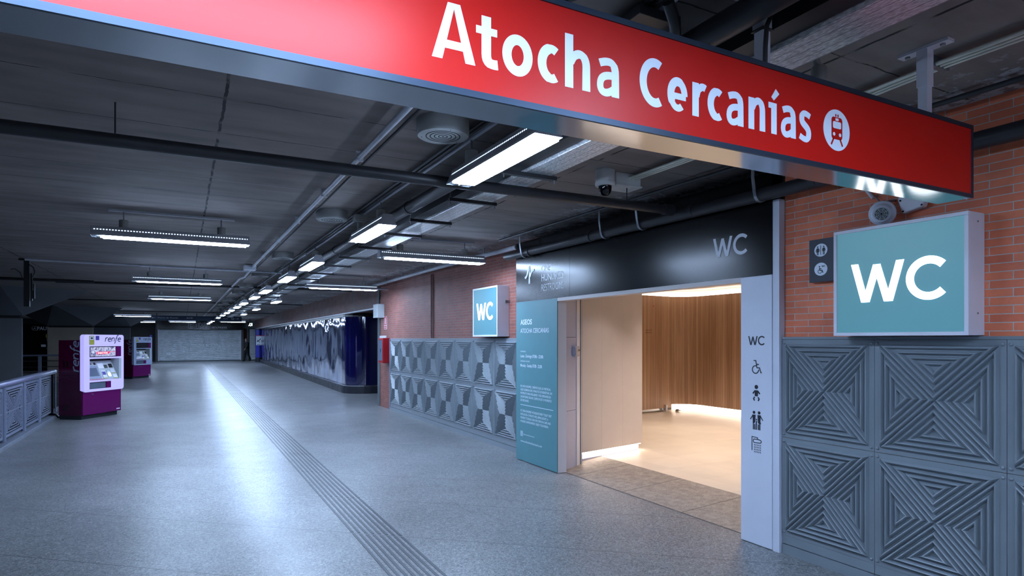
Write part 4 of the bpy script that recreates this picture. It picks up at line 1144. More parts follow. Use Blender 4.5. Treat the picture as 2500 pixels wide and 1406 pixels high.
# ================================================================== CORRIDOR LAMPS
def fixture(L, loc, rz, label, group, nh):
    """local: length along y, centred, z=0 is the lit opening"""
    t = thing('fluorescent_ceiling_lamp', loc, label, 'ceiling lamp', group, rz)
    h = L / 2; wb, wt, H = 0.088, 0.045, 0.105
    mb = MB()
    zb0, zb1 = 0.062, 0.072     # perforation band
    def side(s):
        def pt(y, z):
            k = z / H
            return (s * (wb + (wt - wb) * k), y, z)
        mb.quad(pt(-h, 0), pt(h, 0), pt(h, zb0), pt(-h, zb0)); mb.quad(pt(-h, zb1), pt(h, zb1), pt(h, H), pt(-h, H))
        pitch = L / nh
        for i in range(nh):
            a = -h + i * pitch; b = a + pitch * 0.5
            mb.quad(pt(a, zb0), pt(b, zb0), pt(b, zb1), pt(a, zb1))
        mb.quad(pt(h - pitch * 0.4, zb0), pt(h, zb0), pt(h, zb1), pt(h - pitch * 0.4, zb1))
    side(1); side(-1)
    mb.quad((-wt, -h, H), (wt, -h, H), (wt, h, H), (-wt, h, H))
    for s in (-1, 1):
        mb.add([(-wb, s * h, 0), (wb, s * h, 0), (wt, s * h, H), (-wt, s * h, H)], [(0, 1, 2, 3)])
    mb.build('reflector_housing', M['lamp_side'], t, local=True)
    mb = MB()
    for s in (-1, 1):
        k = 0.055 / H
        x = lambda z: s * (wb + (wt - wb) * z / H - 0.004)
        mb.quad((x(.058), -h + .02, .058), (x(.058), h - .02, .058), (x(.076), h - .02, .076), (x(.076), -h + .02, .076))
    mb.build('light_behind_holes', M['hole_light'], t, local=True)
    MB().box(-wb + .006, wb - .006, -h + .03, h - .10, -0.012, 0.010).build('tube_light', M['tube'], t, local=True)
    MB().box(-wb + .002, wb - .002, -h + .002, h - .002, 0.008, 0.014).build('inner_tray', M['lamp_metal'], t, local=True)
    MB().box(-.05, .05, h - .085, h - .045, -0.006, 0.008).box(-.03, -.012, h - .12, h - .085, -0.02, 0.0).build('lamp_holder', M['drum'], t, local=True)
    for yy in (-h * 0.62, h * 0.62):
        dr = MB().lathe([(0.043, 0.105), (0.045, 0.110), (0.045, 0.185), (0.040, 0.19)], 20, (0, yy, 0)).build('mounting_drum', M['drum'], t, smooth=True, local=True)
        MB().tube([(0, yy, 0.19), (0, yy, 0.285)], 0.007, 8).build('hanging_rod', M['steel'], dr, local=True)
    MB().box(-0.021, 0.021, -h * 0.8, h * 0.8, 0.278, 0.30).build('mounting_channel', M['lamp_side'], t, local=True)
    return t
ZL = 2.75
mainY = [4.10, 7.06, 10.34, 12.68, 16.02, 18.43, 21.56, 23.92, 26.73, 29.18, 32.19]
firstL = fixture(1.25, (1.745, 4.10 - 0.625, ZL), 0, 'main row fluorescent lamp nearest the camera, under the red sign', 'lamps of the main ceiling row', 52)
lampP = fixture(1.55, (-0.08, 7.9, ZL), PI / 2, 'crosswise fluorescent lamp left of the conduit, nearest', 'crosswise lamps on the left', 56)
index_kids()
words = ['second', 'third', 'fourth', 'fifth', 'sixth', 'seventh', 'eighth', 'ninth', 'tenth', 'eleventh', 'twelfth', 'thirteenth', 'fourteenth', 'fifteenth', 'added sixteenth']
mainX = [1.745, 1.745, 1.715, 1.70, 1.70, 1.695, 1.68, 1.67, 1.66, 1.655, 1.65]
for i, y in enumerate(mainY[1:]):
    dup(firstL, (mainX[i + 1], y - 0.625, ZL), 0, 'fluorescent lamp, %s of the main row counted away from the camera' % words[i])
for i, y in enumerate((35.3, 38.6, 42.0, 45.5, 48.9)):  # the farthest of these is added to brighten the far shutter
    dup(firstL, (1.64, y, ZL), 0, 'fluorescent lamp, %s of the main row counted away from the camera' % words[10 + i])
for i, y in enumerate((0.2, -3.2, -6.4)):
    dup(firstL, (1.745, y, ZL), 0, 'fluorescent lamp of the main row %s' % ('above the camera' if i == 0 else 'behind the camera, %s' % ('nearer' if i == 1 else 'farther')))
for i, (x, y) in enumerate(((2.46, 19.55), (2.42, 24.7), (2.42, 30.0))):
    c = dup(firstL, (x, y, ZL), 0, 'fluorescent lamp right of the main row, %s' % ('nearest', 'middle', 'farthest')[i]); c['group'] = 'lamps right of the main row'
for i, (x, y) in enumerate(((-0.07, 13.7), (-0.05, 19.45), (0.0, 44.7))):
    dup(lampP, (x, y, ZL), PI / 2, 'crosswise fluorescent lamp left of the conduit, %s' % ('second', 'third', 'farthest')[i])
for i, (x, y) in enumerate(((3.10, 8.16), (3.09, 13.72), (2.85, 43.4))):
    c = dup(lampP, (x, y, ZL), PI / 2, 'crosswise fluorescent lamp right of the main row, %s' % ('nearest, above the far WC box', 'second, near the brick corner', 'farthest, below the hanging banner')[i]); c['group'] = 'crosswise lamps on the right'
for i, (x, y) in enumerate(((-2.1, 34.7), (-2.3, 46.0), (-6.1, 47.5))):
    c = dup(lampP, (x, y, ZL), PI / 2, 'crosswise fluorescent lamp at the far left, %s' % ('nearer', 'farther', 'beyond the pillars')[i]); c['group'] = 'crosswise lamps far left'
dup(lampP, (-0.08, 0.95, ZL), PI / 2, 'crosswise fluorescent lamp between the camera and the red sign')['group'] = 'crosswise lamps behind the camera'
dup(lampP, (-0.08, -4.8, ZL), PI / 2, 'crosswise fluorescent lamp behind the camera on the left')['group'] = 'crosswise lamps behind the camera'
dup(lampP, (3.0, -2.2, ZL), PI / 2, 'crosswise fluorescent lamp behind the camera on the right')['group'] = 'crosswise lamps behind the camera'

# ================================================================== CEILING SPEAKERS
def speaker(loc, label):
    t = thing('round_ceiling_speaker', loc, label, 'ceiling speaker', 'round ceiling speakers')
    MB().lathe([(0.160, 0.0), (0.167, 0.008), (0.168, 0.02), (0.168, 0.099)], 48).build('drum', M['drum'], t, smooth=True, local=True)
    mb = MB()
    for r_ in (0.028, 0.055, 0.082, 0.108):
        mb.ribbon(arc(0, 0, r_, r_, 0, 360, 36)[:-1], 0.0055, lambda a, b, c: (a, b, c), -0.0015, 0.0, True)
    mb.disc(0, 0, 0.006, lambda a, b, c: (a, b, c), -0.0015, 0.0, 12)
    mb.build('grille_rings', M['slot'], t, local=True)
    for k in range(3):
        a = k * 2 * PI / 3 + 0.5
        MB().disc(0.138 * math.cos(a), 0.138 * math.sin(a), 0.0035, lambda a_, b_, c_: (a_, b_, c_), -0.0015, 0.0, 8).build('screw', M['slot'], t, local=True)
    return t
sp = speaker((1.476, 3.71, 2.95), 'round ceiling speaker nearest the camera, left of the first lamp')
index_kids()
for i, y in enumerate((6.89, 10.59, 13.85, 16.9, 19.38, 23.05, 25.6, 28.6, 31.5, 35.2)):
    dup(sp, (1.444 - 0.005 * i, y, 2.95), 0, 'round ceiling speaker, %s counted away from the camera' % words[i])
t = thing('small_junction_box', (1.56, 6.48, 2.93), 'small grey junction box between second speaker and second lamp', 'junction box')
MB().box(1.63, 1.77, 6.62, 6.74, 2.93, 2.99).build('box_body', M['drum'], t, bevel=0.004)
MB().box(1.64, 1.76, 6.63, 6.73, 2.922, 2.93).build('lid', M['drum'], t)

# ================================================================== PIPES, CONDUITS, TRAYS
def pipe(name, pts, r, m, label, cat='pipe', clips=None, n=14):
    t = thing(name, pts[0], label, cat)
    MB().tube(pts, r, n).build('pipe_run', m, t, smooth=True)
    if clips:
        for c in clips: MB().tube([c, (c[0], c[1], CEIL)], 0.005, 6).build('hanger_rod', M['dark_pipe'], t)
    return t
cz = 3.0
t = thing('grey_cable_conduit', (1.165, 12.6, cz), 'long pale grey conduit running along the ceiling left of the lamps', 'conduit')
MB().tube([(1.165, -9, cz), (1.16, 12.5, cz)], 0.021, 14).build('near_run', M['conduit'], t, smooth=True)
MB().tube([(1.16, 12.75, cz), (1.18, 14.4, cz - .02), (1.13, 15.0, cz), (1.10, 40, cz), (1.10, 52, cz)], 0.021, 12).build('far_run', M['conduit'], t, smooth=True)
MB().box(1.02, 1.225, 12.5, 12.75, 2.95, 3.04).build('splice_box', M['conduit'], t, bevel=0.005)
for y in (1.5, 2.6, 4.6, 5.9, 7.4, 9.0, 10.8):
    MB().box(1.138, 1.192, y - .012, y + .012, 2.975, CEIL - .001).build('clamp', M['conduit'], t)
pipe('sprinkler_pipe', [(-9, 4.33, 2.80), (3.80, 4.20, 2.80)], 0.040, M['dark_pipe'], 'dark thick pipe crossing under the ceiling from left to right', clips=[(-0.35, 4.33, 2.84), (1.9, 4.3, 2.84), (3.35, 4.2, 2.84)])
MB().tube([(3.76, 4.20, 2.80), (3.86, 4.20, 2.80)], 0.048, 14).build('end_coupling', M['dark_pipe'], bpy.data.objects['sprinkler_pipe'], smooth=True)
pipe('thin_cross_conduit', [(-2.35, 13.1, 3.0), (1.95, 13.35, 3.0)], 0.019, M['conduit'], 'thin pale conduit crossing the ceiling beyond the second speaker', 'conduit')
pipe('cross_pipe_middle', [(-2.6, 17.7, 2.995), (2.3, 17.3, 2.995), (4.15, 17.2, 2.995)], 0.03, M['dark_pipe'], 'grey pipe crossing the ceiling beside the third crosswise lamp')
pipe('cross_pipe_bright', [(2.0, 14.05, 2.80), (4.2, 13.95, 2.80)], 0.022, M['steel'], 'short bright steel pipe crossing near the brick corner')
pipe('cross_conduit_far', [(-6.5, 15.9, 2.90), (-1.7, 16.2, 2.90)], 0.03, M['cable'], 'black pipe run under the ceiling at far left', 'pipe')
pipe('far_cross_pipe', [(-4.5, 25.5, 3.0), (4.2, 25.5, 3.0)], 0.02, M['dark_pipe'], 'thin dark pipe crossing the ceiling far down the corridor')
pipe('far_cross_pipe', [(-4.5, 34, 2.97), (4.2, 34, 2.97)], 0.02, M['dark_pipe'], 'farthest thin dark pipe crossing the ceiling')
for i, (x, r_, lb) in enumerate(((1.665, 0.011, 'black ceiling cable beside the speakers, left one of three'), (1.70, 0.013, 'black ceiling cable beside the speakers, middle one of three'), (1.25, 0.010, 'black ceiling cable between the pale conduit and the speakers'))):
    pipe('ceiling_cable', [(x, -9, 3.02), (x, 5, 3.02), (x + 0.02, 11, 3.02), (x - 0.01, 18, 3.02), (x, 50, 3.02)], r_, M['cable'], lb, 'cable', n=8)
pipe('ceiling_cable', [(1.75, -9, 3.02), (1.75, 6.0, 3.02), (1.77, 9, 3.02), (1.73, 14, 3.02), (1.74, 50, 3.02)], 0.013, M['conduit'], 'grey ceiling cable beside the speakers, right one of three', 'cable', n=8)
pipe('round_air_pipe', [(1.93, -9, 2.915), (1.93, 37.5, 2.915)], 0.055, M['dark_pipe'], 'grey round pipe running along the ceiling right of the lamps', n=18)
for y in (-1, 2.35, 5.7, 8.9, 12):
    MB().tube([(1.93, y, 2.915), (1.93, y + 0.06, 2.915)], 0.061, 18).build('pipe_collar', M['dark_pipe'], bpy.data.objects['round_air_pipe'], smooth=True)
t = thing('cable_tray', (2.06, 10, 2.87), 'dark metal cable tray running along the ceiling right of the lamps', 'cable tray')
MB().box(2.055, 2.17, -9, 37.5, 2.87, 2.875).box(2.055, 2.059, -9, 37.5, 2.875, 2.93).box(2.166, 2.17, -9, 37.5, 2.875, 2.93).build('tray_channel', M['cable'], t)
MB().tube([(2.13, -9, 2.885), (2.13, 37.5, 2.885)], 0.009, 8).build('tray_cable', M['cable'], t)
t = thing('foil_duct', (2.29, 10, 2.84), 'flat silver foil faced duct running along the ceiling', 'duct')
MB().box(2.18, 2.40, -9, 37.5, 2.85, 2.96).build('duct_body', M['silver'], t, bevel=0.004)
bars = [3.86, 4.84, 5.86, 6.75, 7.9, 9.0, 10.1, 11.4, 12.6, 14, 15.4, 17, 18.6, 20.2, 21.8, 23.4, 25, 27, 29, 31]
ub = None
for i, y in enumerate([0.1, -1.9] + bars):
    if ub is None:
        ub = thing('tray_support_bar', (2.22, y, 2.80), 'steel support bar under the foil duct', 'support bar', 'support bars under the foil duct')
        MB().box(-0.24, 0.20, -0.02, 0.02, 0.012, 0.040).build('channel_bar', M['dark_pipe'], ub, local=True)
        for s in (-0.228, 0.19):
            MB().tube([(s, 0, -0.012), (s, 0, 0.25)], 0.0045, 8).build('threaded_rod', M['steel'], ub, local=True)
        index_kids()
    else:
        dup(ub, (2.22, y, 2.80), 0, 'steel support bar under the foil duct')
# conduits at the right ceiling
t = thing('conduit_bundle', (3.4, 2.6, 3.0), 'bundle of three thin steel conduits on the ceiling near the right wall', 'conduit')
for i in range(3):
    dx = i * 0.034
    MB().tube([(3.335 + dx, 4.15, 3.01), (3.335 + dx, 2.25, 3.01), (3.325 + dx, 2.05, 3.01), (3.285 + dx, 1.7, 3.01), (3.285 + dx, -4, 3.01)], 0.011, 10).build('conduit_tube', M['zinc'], t, smooth=True)
for y in (1.2, 1.72, 2.9):
    MB().box(3.262, 3.40, y - .012, y + .012, 2.995, CEIL - .001).build('clamp', M['steel'], t)
t = thing('dome_camera', (3.10, 4.17, 2.85), 'white dome security camera with black globe on the ceiling', 'security camera')
MB().lathe([(0.078, 0.0), (0.084, 0.01), (0.084, 0.03), (0.080, 0.035), (0.080, 0.13)], 36, (3.10, 4.17, 2.92)).build('housing', M['cam_white'], t, smooth=True)
MB().lathe([(0.005, -0.078), (0.025, -0.074), (0.042, -0.06), (0.052, -0.035), (0.056, 0.0)], 28, (3.10, 4.17, 2.92)).build('globe', mat('smoked dome', (8, 9, 14), 0.08), t, smooth=True)
t = thing('ceiling_junction_box', (3.32, 4.24, 2.93), 'light grey junction box on the ceiling beside the dome camera', 'junction box')
MB().box(3.20, 3.46, 4.15, 4.33, 2.955, CEIL).build('box_body', M['cam_white'], t, bevel=0.004)
MB().box(3.19, 3.47, 4.14, 4.34, 2.940, 2.955).build('lid', M['cam_white'], t, bevel=0.003)
t = thing('ceiling_detector', (2.70, 1.92, 2.86), 'grey cylindrical detector on the ceiling behind the red sign', 'detector')
MB().lathe([(0.03, -0.0), (0.036, 0.01), (0.036, 0.08), (0.03, 0.09)], 20, (2.70, 1.93, 2.87)).build('cylinder_head', M['drum'], t, smooth=True)
MB().lathe([(0.055, 0.0), (0.06, 0.01), (0.06, 0.05)], 24, (2.60, 1.98, 3.0)).build('base_drum', M['drum'], t, smooth=True)
MB().tube([(2.70, 1.93, 2.95), (2.69, 1.94, 3.0), (2.60, 1.98, 3.01)], 0.018, 10).build('arm', M['drum'], t, smooth=True)
# upper services seen above the red sign
t = thing('flat_duct_cover', (1.9, 1.75, 2.93), 'flat dark access cover on the ceiling above the red sign', 'access cover')
MB().box(1.62, 1.84, 1.95, 2.2, 2.96, 3.0).build('cover_plate', M['dark_pipe'], t, bevel=0.003)
t = thing('flexible_hose', (1.8, 1.9, 2.9), 'short black flexible hose bent below the ceiling above the red sign', 'hose')
MB().tube([(1.68, 1.85, 2.97), (1.74, 1.88, 2.92), (1.79, 1.93, 2.90), (1.83, 2.02, 2.88)], 0.024, 12).build('hose_run', M['cable'], t, smooth=True)
t = thing('louvre_box', (2.05, 1.45, 2.9), 'pale ceiling box above the red sign at the top edge', 'ceiling box')
MB().box(1.80, 1.90, 1.42, 1.62, 2.92, 2.98).build('box_body', M['alu_white'], t, bevel=0.003)
for k in range(2):
    pipe('bent_cable', [(1.23 + .07 * k, 2.3, 2.99), (1.26 + .07 * k, 2.0, 2.97), (1.33 + .06 * k, 1.85, 2.95), (1.42 + .05 * k, 1.5, 2.98), (1.45 + .05 * k, 0.8, 3.02)], 0.014, M['cable'], 'bent black cable above the red sign, %s one' % ('left', 'right')[k], 'cable', n=8)
# wall pipe over the facade
t = thing('dark_wall_pipe', (3.98, 5, 2.78), 'thick dark pipe on strap hangers above the black fascia', 'pipe')
MB().tube([(3.985, -9, 2.79), (3.985, 3.3, 2.775), (3.985, 7.35, 2.79), (3.995, 7.66, 2.80)], 0.052, 18).build('pipe_run', M['dark_pipe'], t, smooth=True)
for y in (2.85, 4.05, 5.6, 6.95, 0.6):
    MB().tube([(3.985, y, 2.785), (3.985, y + .05, 2.785)], 0.060, 18).build('coupling', M['dark_pipe'], t, smooth=True)
for y in (3.35, 4.75, 5.35, 7.1, 1.2):
    mb = MB(); Fs = frame((0, y, 0), (1, 0, 0), (0, -1, 0))
    mb.ribbon([(3.90, 3.045), (3.90, 2.90), (3.915, 2.80)] + arc(3.985, 2.785, 0.064, 0.064, 190, 340, 10), 0.006, Fs, -0.014, 0.014)
    mb.build('strap_hanger', M['steel'], t)
t = thing('thin_ceiling_pipe', (3.92, 6, 3.0), 'thin pale pipe along the corner between ceiling and right wall', 'pipe')
MB().tube([(3.86, -9, 3.01), (3.86, 7.6, 3.01)], 0.016, 10).build('near_run', M['dark_pipe'], t, smooth=True)
MB().tube([(4.10, 7.55, 2.93), (4.10, 9.5, 2.95), (4.10, 14.9, 2.95), (4.25, 15.1, 2.95)], 0.035, 12).build('far_run', M['lamp_side'], t, smooth=True)
for y in (8.6, 9.9, 11.3, 12.6, 13.8):
    MB().box(4.09, 4.11, y - .012, y + .012, 2.89, CEIL).build('clip', M['steel'], t)
# vertical conduit on far brick
t = thing('wall_conduit_pair', (4.30, 11.0, 1.67), 'faint pair of vertical pipes on the far brick wall', 'pipe')
for dy in (0, 0.09):
    MB().tube([(4.305, 11.35 + dy, 1.67), (4.305, 11.35 + dy, 2.92)], 0.012, 8).build('vertical_pipe', mat('grimy painted pipe', (112, 84, 80), 0.7, var=0.35), t)

# ================================================================== FAR BRICK CORNER THINGS
t = thing('fire_hose_cabinet', (4.2, 13.9, 1.08), 'red fire cabinet with glass door at the end of the brick wall', 'fire cabinet')
MB().box(4.12, 4.30, 14.12, 14.50, 1.09, 1.68).build('cabinet_body', M['red_box'], t, bevel=0.012)
Fc = FAC(4.12)
MB().prism([(-14.47, 1.15), (-14.16, 1.15), (-14.16, 1.63), (-14.47, 1.63)], Fc, 0.0, 0.004).build('glass_door', M['glass_dull'], t)
MB().prism([(-14.30, 1.34), (-14.27, 1.34), (-14.27, 1.43), (-14.30, 1.43)], Fc, 0.004, 0.012).build('handle', M['chrome'], t)
t = thing('small_white_plate', (4.31, 14.8, 1.2), 'pale plate on the brick behind the red fire cabinet', 'wall plate')
MB().box(4.296, 4.318, 14.50, 15.0, 1.25, 1.735).build('plate', M['alu_white'], t)
t = thing('fire_alarm_notice', (4.315, 14.5, 1.9), 'narrow red and white fire notice on the brick above the red cabinet', 'sign')
Fn = FAC(4.316)
MB().prism([(-14.66, 1.89), (-14.45, 1.89), (-14.45, 2.20), (-14.66, 2.20)], Fn, 0, 0.006).build('white_plate', M['alu_white'], t)
MB().prism([(-14.645, 1.985), (-14.465, 1.985), (-14.465, 2.19), (-14.645, 2.19)], Fn, 0.006, 0.007).prism([(-14.645, 1.90), (-14.465, 1.90), (-14.465, 1.93), (-14.645, 1.93)], Fn, 0.006, 0.007).prism([(-14.645, 1.94), (-14.465, 1.94), (-14.465, 1.97), (-14.645, 1.97)], Fn, 0.006, 0.007).build('red_field', M['red_print'], t)
MB().prism([(-14.58, 2.01), (-14.53, 2.01), (-14.53, 2.17), (-14.58, 2.17)], Fn, 0.007, 0.008).build('white_bar', M['alu_white'], t)
t = thing('grey_wall_box', (4.25, 14.8, 2.17), 'light grey cable box high at the brick wall corner', 'junction box')
MB().box(4.14, 4.318, 14.66, 15.02, 2.17, 2.50).build('box_body', M['grey_box'], t, bevel=0.006)
for dx in (0, 0.05):
    MB().tube([(4.24, 14.80 + dx, 2.50), (4.24, 14.80 + dx, 2.62), (4.28, 14.9 + dx, 2.72), (4.28, 14.9 + dx, 2.95)], 0.011, 8).build('cable_entry', M['cable'], t)

# ================================================================== TICKET MACHINES
def logo_renfe(mb, F, x, y, s, c, rot=0.0):
    """italic lowercase wordmark, x-height s, drawn from (x,y)"""
    cr, sr = math.cos(rot), math.sin(rot)
    def T(pts):
        out = []
        for a, b in pts:
            a2 = a + b * 0.18
            out.append((x + (a2 * cr - b * sr) * s, y + (a2 * sr + b * cr) * s))
        return out
    w = 0.20 * s
    i = 0
    def st(pts, ww=w):
        nonlocal i
        mb.ribbon(T(pts), ww, F, c, c + 0.001 + 0.00008 * i); i += 1
    st([(0.1, 0), (0.1, 0.9)]); st(bez((0.1, 0.45), (0.15, 0.85), (0.35, 1.0), (0.75, 0.95), 8))
    def e(o):
        st([(o, 0.5), (o + 0.85, 0.52), (o + 0.85, 0.6)] + bez((o + 0.85, 0.6), (o + 0.8, 1.0), (o + 0.1, 1.0), (o, 0.5), 8)[1:] + bez((o, 0.5), (o - 0.05, 0.05), (o + 0.3, 0.04), (o + 0.85, 0.05), 8)[1:])
    e(0.95)
    st([(2.1, 0), (2.1, 0.95)]); st(bez((2.1, 0.5), (2.15, 0.95), (2.85, 1.1), (2.9, 0.55), 10) + [(2.9, 0)])
    st(bez((3.0, -0.42), (3.45, -0.42), (3.35, 0.2), (3.5, 0.9), 8) + bez((3.5, 0.9), (3.6, 1.5), (3.8, 1.6), (4.05, 1.5), 6)[1:])
    st([(3.25, 0.82), (3.85, 0.86)], w * 0.8)
    e(4.05)
def machine(loc, rz, lit, label):
    """local: front face towards -y, width along x, z up"""
    t = thing('ticket_machine', loc, label, 'ticket machine', 'ticket machines along the railing', rz)
    Wd, D = 1.04, 0.55
    h = Wd / 2
    L = dict(local=True)
    MB().box(-h + .02, h - .06, 0.06, D, 0, 0.09).build('kick_base', M['plinth'], t, **L)
    MB().box(-h, h - .015, 0.0, D, 0.09, 0.58).build('lower_cabinet', M['maroon'], t, bevel=0.004, **L)
    MB().box(-h, h, 0.2, D, 0.58, 1.63).box(-h, h, 0.04, 0.2, 1.25, 1.63).box(-h, h, 0.04, 0.2, 0.58, 0.78).box(-h, -h + .02, 0.0, 0.2, 0.78, 1.25).box(h - .02, h, 0.0, 0.2, 0.78, 1.25).build('upper_cabinet', M['maroon_dark'], t, bevel=0.004, **L)
    MB().box(-h - .004, -h, 0.03, D, 0.095, 1.625).build('side_sheet', M['maroon_dark'], t, **L)
    F = lambda a, b, c: (a, -c, b)
    # bezel with openings as bars
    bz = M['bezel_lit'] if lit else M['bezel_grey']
    x0, x1, z0, z1 = -h - .01, h + .025, 0.56, 1.745
    c0, c1 = -0.06, 0.035
    mb = MB()
    openings = [(-0.385, 0.475, 1.275, 1.50), (-0.385, 0.475, 0.79, 1.24), (-0.385, 0.19, 0.61, 0.755)]
    # outer slab split into strips around openings
    def R(a0, a1, b0, b1): mb.prism([(a0, b0), (a1, b0), (a1, b1), (a0, b1)], F, c0, c1)
    rr = 0.055
    top = [(x0, 1.50), (x1, 1.50)] + arc(x1 - rr, z1 - rr, rr, rr, 0, 90, 6) + arc(x0 + rr, z1 - rr, rr, rr, 90, 180, 6)
    mb.prism(top, F, c0, c1)
    bot = arc(x0 + rr, z0 + rr, rr, rr, 180, 270, 6) + arc(x1 - rr, z0 + rr, rr, rr, 270, 360, 6) + [(x1, 0.615), (x0, 0.615)]
    mb.prism(bot, F, c0, c1)
    R(x0, -0.385, 0.615, 1.50); R(0.475, x1, 0.615, 1.50); R(-0.385, 0.475, 1.24, 1.275); R(-0.385, 0.475, 0.755, 0.79); R(0.19, 0.475, 0.615, 0.755)
    mb.build('front_bezel', bz, t, bevel=0.006, **L)
    MB().box(-0.40, 0.49, -0.02, -0.01, 1.25, 1.51).box(-0.40, 0.49, -0.02, -0.01, 0.60, 0.785).box(-0.40, 0.49, 0.17, 0.2, 0.78, 1.25).build('bezel_backing', M['black'], t, **L)
    # top screen
    MB().box(0.33, 0.47, -0.03, -0.021, 1.28, 1.495).build('side_trim', M['maroon'], t, **L)
    MB().box(-0.355, 0.315, -0.028, -0.021, 1.29, 1.485).build('display', M['screen'] if lit else M['black'], t, **L)
    if lit:
        MB().prism([(-0.20, 1.335), (0.11, 1.335), (0.17, 1.385), (-0.20, 1.385)], F, 0.029, 0.031).prism([(0.1, 1.378), (0.315, 1.378), (0.315, 1.385), (0.1, 1.385)], F, 0.029, 0.031).build('banner_strip', glow('banner red light', (0.9, 0.02, 0.12), 0.5, (200, 20, 60)), t, **L)
        o = text('PROTÉJASE Y PROTEJA', F, -0.175, 1.348, 0.024, M['wc_white'], None, width=0.27, c=0.032)
        o.parent = t; o.location = o.location; o.name = 'banner_text'
    # console
    MB().add([(-0.385, -0.03, 0.80), (0.40, -0.03, 0.80), (0.40, 0.16, 1.19), (-0.385, 0.16, 1.19)], [(0, 1, 2, 3)]).box(0.41, 0.475, -0.03, 0.2, 0.79, 1.24).build('console_board', M['panel_lite'], t, **L)
    console = [o_ for o_ in t.children if o_.name.startswith('console_board')][0]
    nrm_ = Vector((0, -0.39, 0.19)).normalized(); up = Vector((0, 0.19, 0.39)).normalized()
    G = lambda a, b, c: tuple(Vector((a, -0.03, 0.80)) + up * b + nrm_ * c)
    def pad(a0, a1, b0, b1, m, nm, c=0.008): MB().prism([(a0, b0), (a1, b0), (a1, b1), (a0, b1)], G, 0.0005, c).build(nm, m, console, **L)
    pad(-0.375, -0.05, 0.02, 0.32, M['rail_metal'], 'touch_screen_frame'); pad(-0.345, -0.09, 0.08, 0.27, M['glass_dull'], 'touch_screen', 0.010)
    pad(-0.375, 0.0, 0.0, 0.018, mat('pink sticker', (190, 120, 140), 0.5), 'sticker_strip')
    pad(0.0, 0.11, 0.03, 0.20, M['alu_white'], 'card_reader'); pad(0.015, 0.095, 0.10, 0.17, M['purple_print'], 'reader_keypad', 0.014)
    pad(0.0, 0.11, 0.015, 0.03, M['yellow'], 'yellow_edge'); pad(-0.03, 0.12, 0.25, 0.37, M['alu_white'], 'ticket_slot_plate')
    pad(0.14, 0.22, 0.26, 0.33, M['black'], 'bank_card_slot'); pad(0.14, 0.23, 0.05, 0.20, M['glass_dull'], 'banknote_slot')
    pad(0.27, 0.36, 0.26, 0.35, M['black'], 'coin_slot'); pad(0.26, 0.37, 0.14, 0.23, M['alu_white'], 'receipt_slot'); pad(0.27, 0.38, 0.02, 0.11, M['alu_white'], 'change_slot')
    pad(0.26, 0.37, 0.125, 0.138, M['yellow'], 'yellow_edge'); pad(0.27, 0.38, 0.005, 0.018, M['yellow'], 'yellow_edge'); pad(-0.11, -0.06, 0.34, 0.39, M['black'], 'scanner_window')
    mb = MB(); logo_renfe(mb, G, -0.37, 0.345, 0.042, 0.001); mb.build('console_wordmark', M['black'], console, **L)
    # tray
    MB().box(0.06, 0.185, -0.03, -0.021, 0.615, 0.75).build('tray_trim', M['maroon'], t, **L)
    MB().box(-0.365, 0.04, -0.026, -0.021, 0.625, 0.74).build('ticket_tray', M['glass_dull'], t, **L)
    # stickers and wordmarks
    MB().prism([(-0.40, 1.535), (-0.27, 1.535), (-0.27, 1.72), (-0.40, 1.72)], F, c1, c1 + .002).build('yellow_sticker', M['yellow'], t, **L)
    MB().prism([(-0.385, 1.64), (-0.285, 1.64), (-0.285, 1.705), (-0.385, 1.705)], F, c1 + .002, c1 + .003).build('sticker_field', M['alu_white'], t, **L)
    MB().disc(-0.335, 1.672, 0.02, F, c1 + .003, c1 + .004, 14, rx=0.035).build('sticker_mark', M['ink'], t, **L)
    MB().prism([(-0.235, 1.63), (-0.14, 1.63), (-0.14, 1.72), (-0.235, 1.72)], F, c1, c1 + .002).build('purple_sticker', M['purple_print'], t, **L)
    mb = MB(); logo_renfe(mb, F, 0.01, 1.60, 0.088, c1 + 0.001); mb.build('front_wordmark', M['ink'], t, **L)
    # left side (-x): wordmark reading upwards, stripes, locks
    FS = lambda a, b, c: (-h - .004 - c, D - a, b)
    mb = MB(); logo_renfe(mb, FS, 0.46, 0.98, 0.125, 0.001, PI / 2); mb.build('side_wordmark', M['bezel_grey'], t, **L)
    mb = MB()
    for T in quarter_tris(0.98, 0.90, 0.0):
        for k in range(8):
            q = tri_in(T, 0.014 + k * 0.036)
            if q is None: break
            q = [(v.x + 0.24, v.y + 0.52) for v in q]
            # clip the nested outlines to the side sheet
            for e_ in range(3):
                (xa, ya), (xb, yb) = q[e_], q[(e_ + 1) % 3]
                if xa > xb: xa, ya, xb, yb = xb, yb, xa, ya
                if xb <= 0.02 or xa >= 0.50 or xb - xa < 1e-6: continue
                f0 = max(0, (0.02 - xa) / (xb - xa)); f1 = min(1, (0.50 - xa) / (xb - xa))
                mb.ribbon([(xa + (xb - xa) * f0, ya + (yb - ya) * f0), (xa + (xb - xa) * f1, ya + (yb - ya) * f1)], 0.015, FS, 0.0005, 0.0012 + 0.00003 * k)
    mb.build('side_stripes', M['maroon_line'], t, **L)
    for b in (0.19, 1.08):
        for a in (0.12, 0.20):
            MB().prism([(a, b), (a + .03, b), (a + .03, b + .12), (a, b + .12)], FS, 0.0, 0.006).build('hinge_plate', M['black'], t, bevel=0.003, **L)
    MB().disc(-0.28, 0.50, 0.017, F, 0.0, 0.012, 18).build('lock', M['chrome'], t, **L)
    MB().prism([(0.37, 0.125), (0.47, 0.125), (0.47, 0.148), (0.37, 0.148)], F, 0.0, 0.002).build('rating_label', M['alu_white'], t, **L)
    return t
def fix_text(t):
    pass
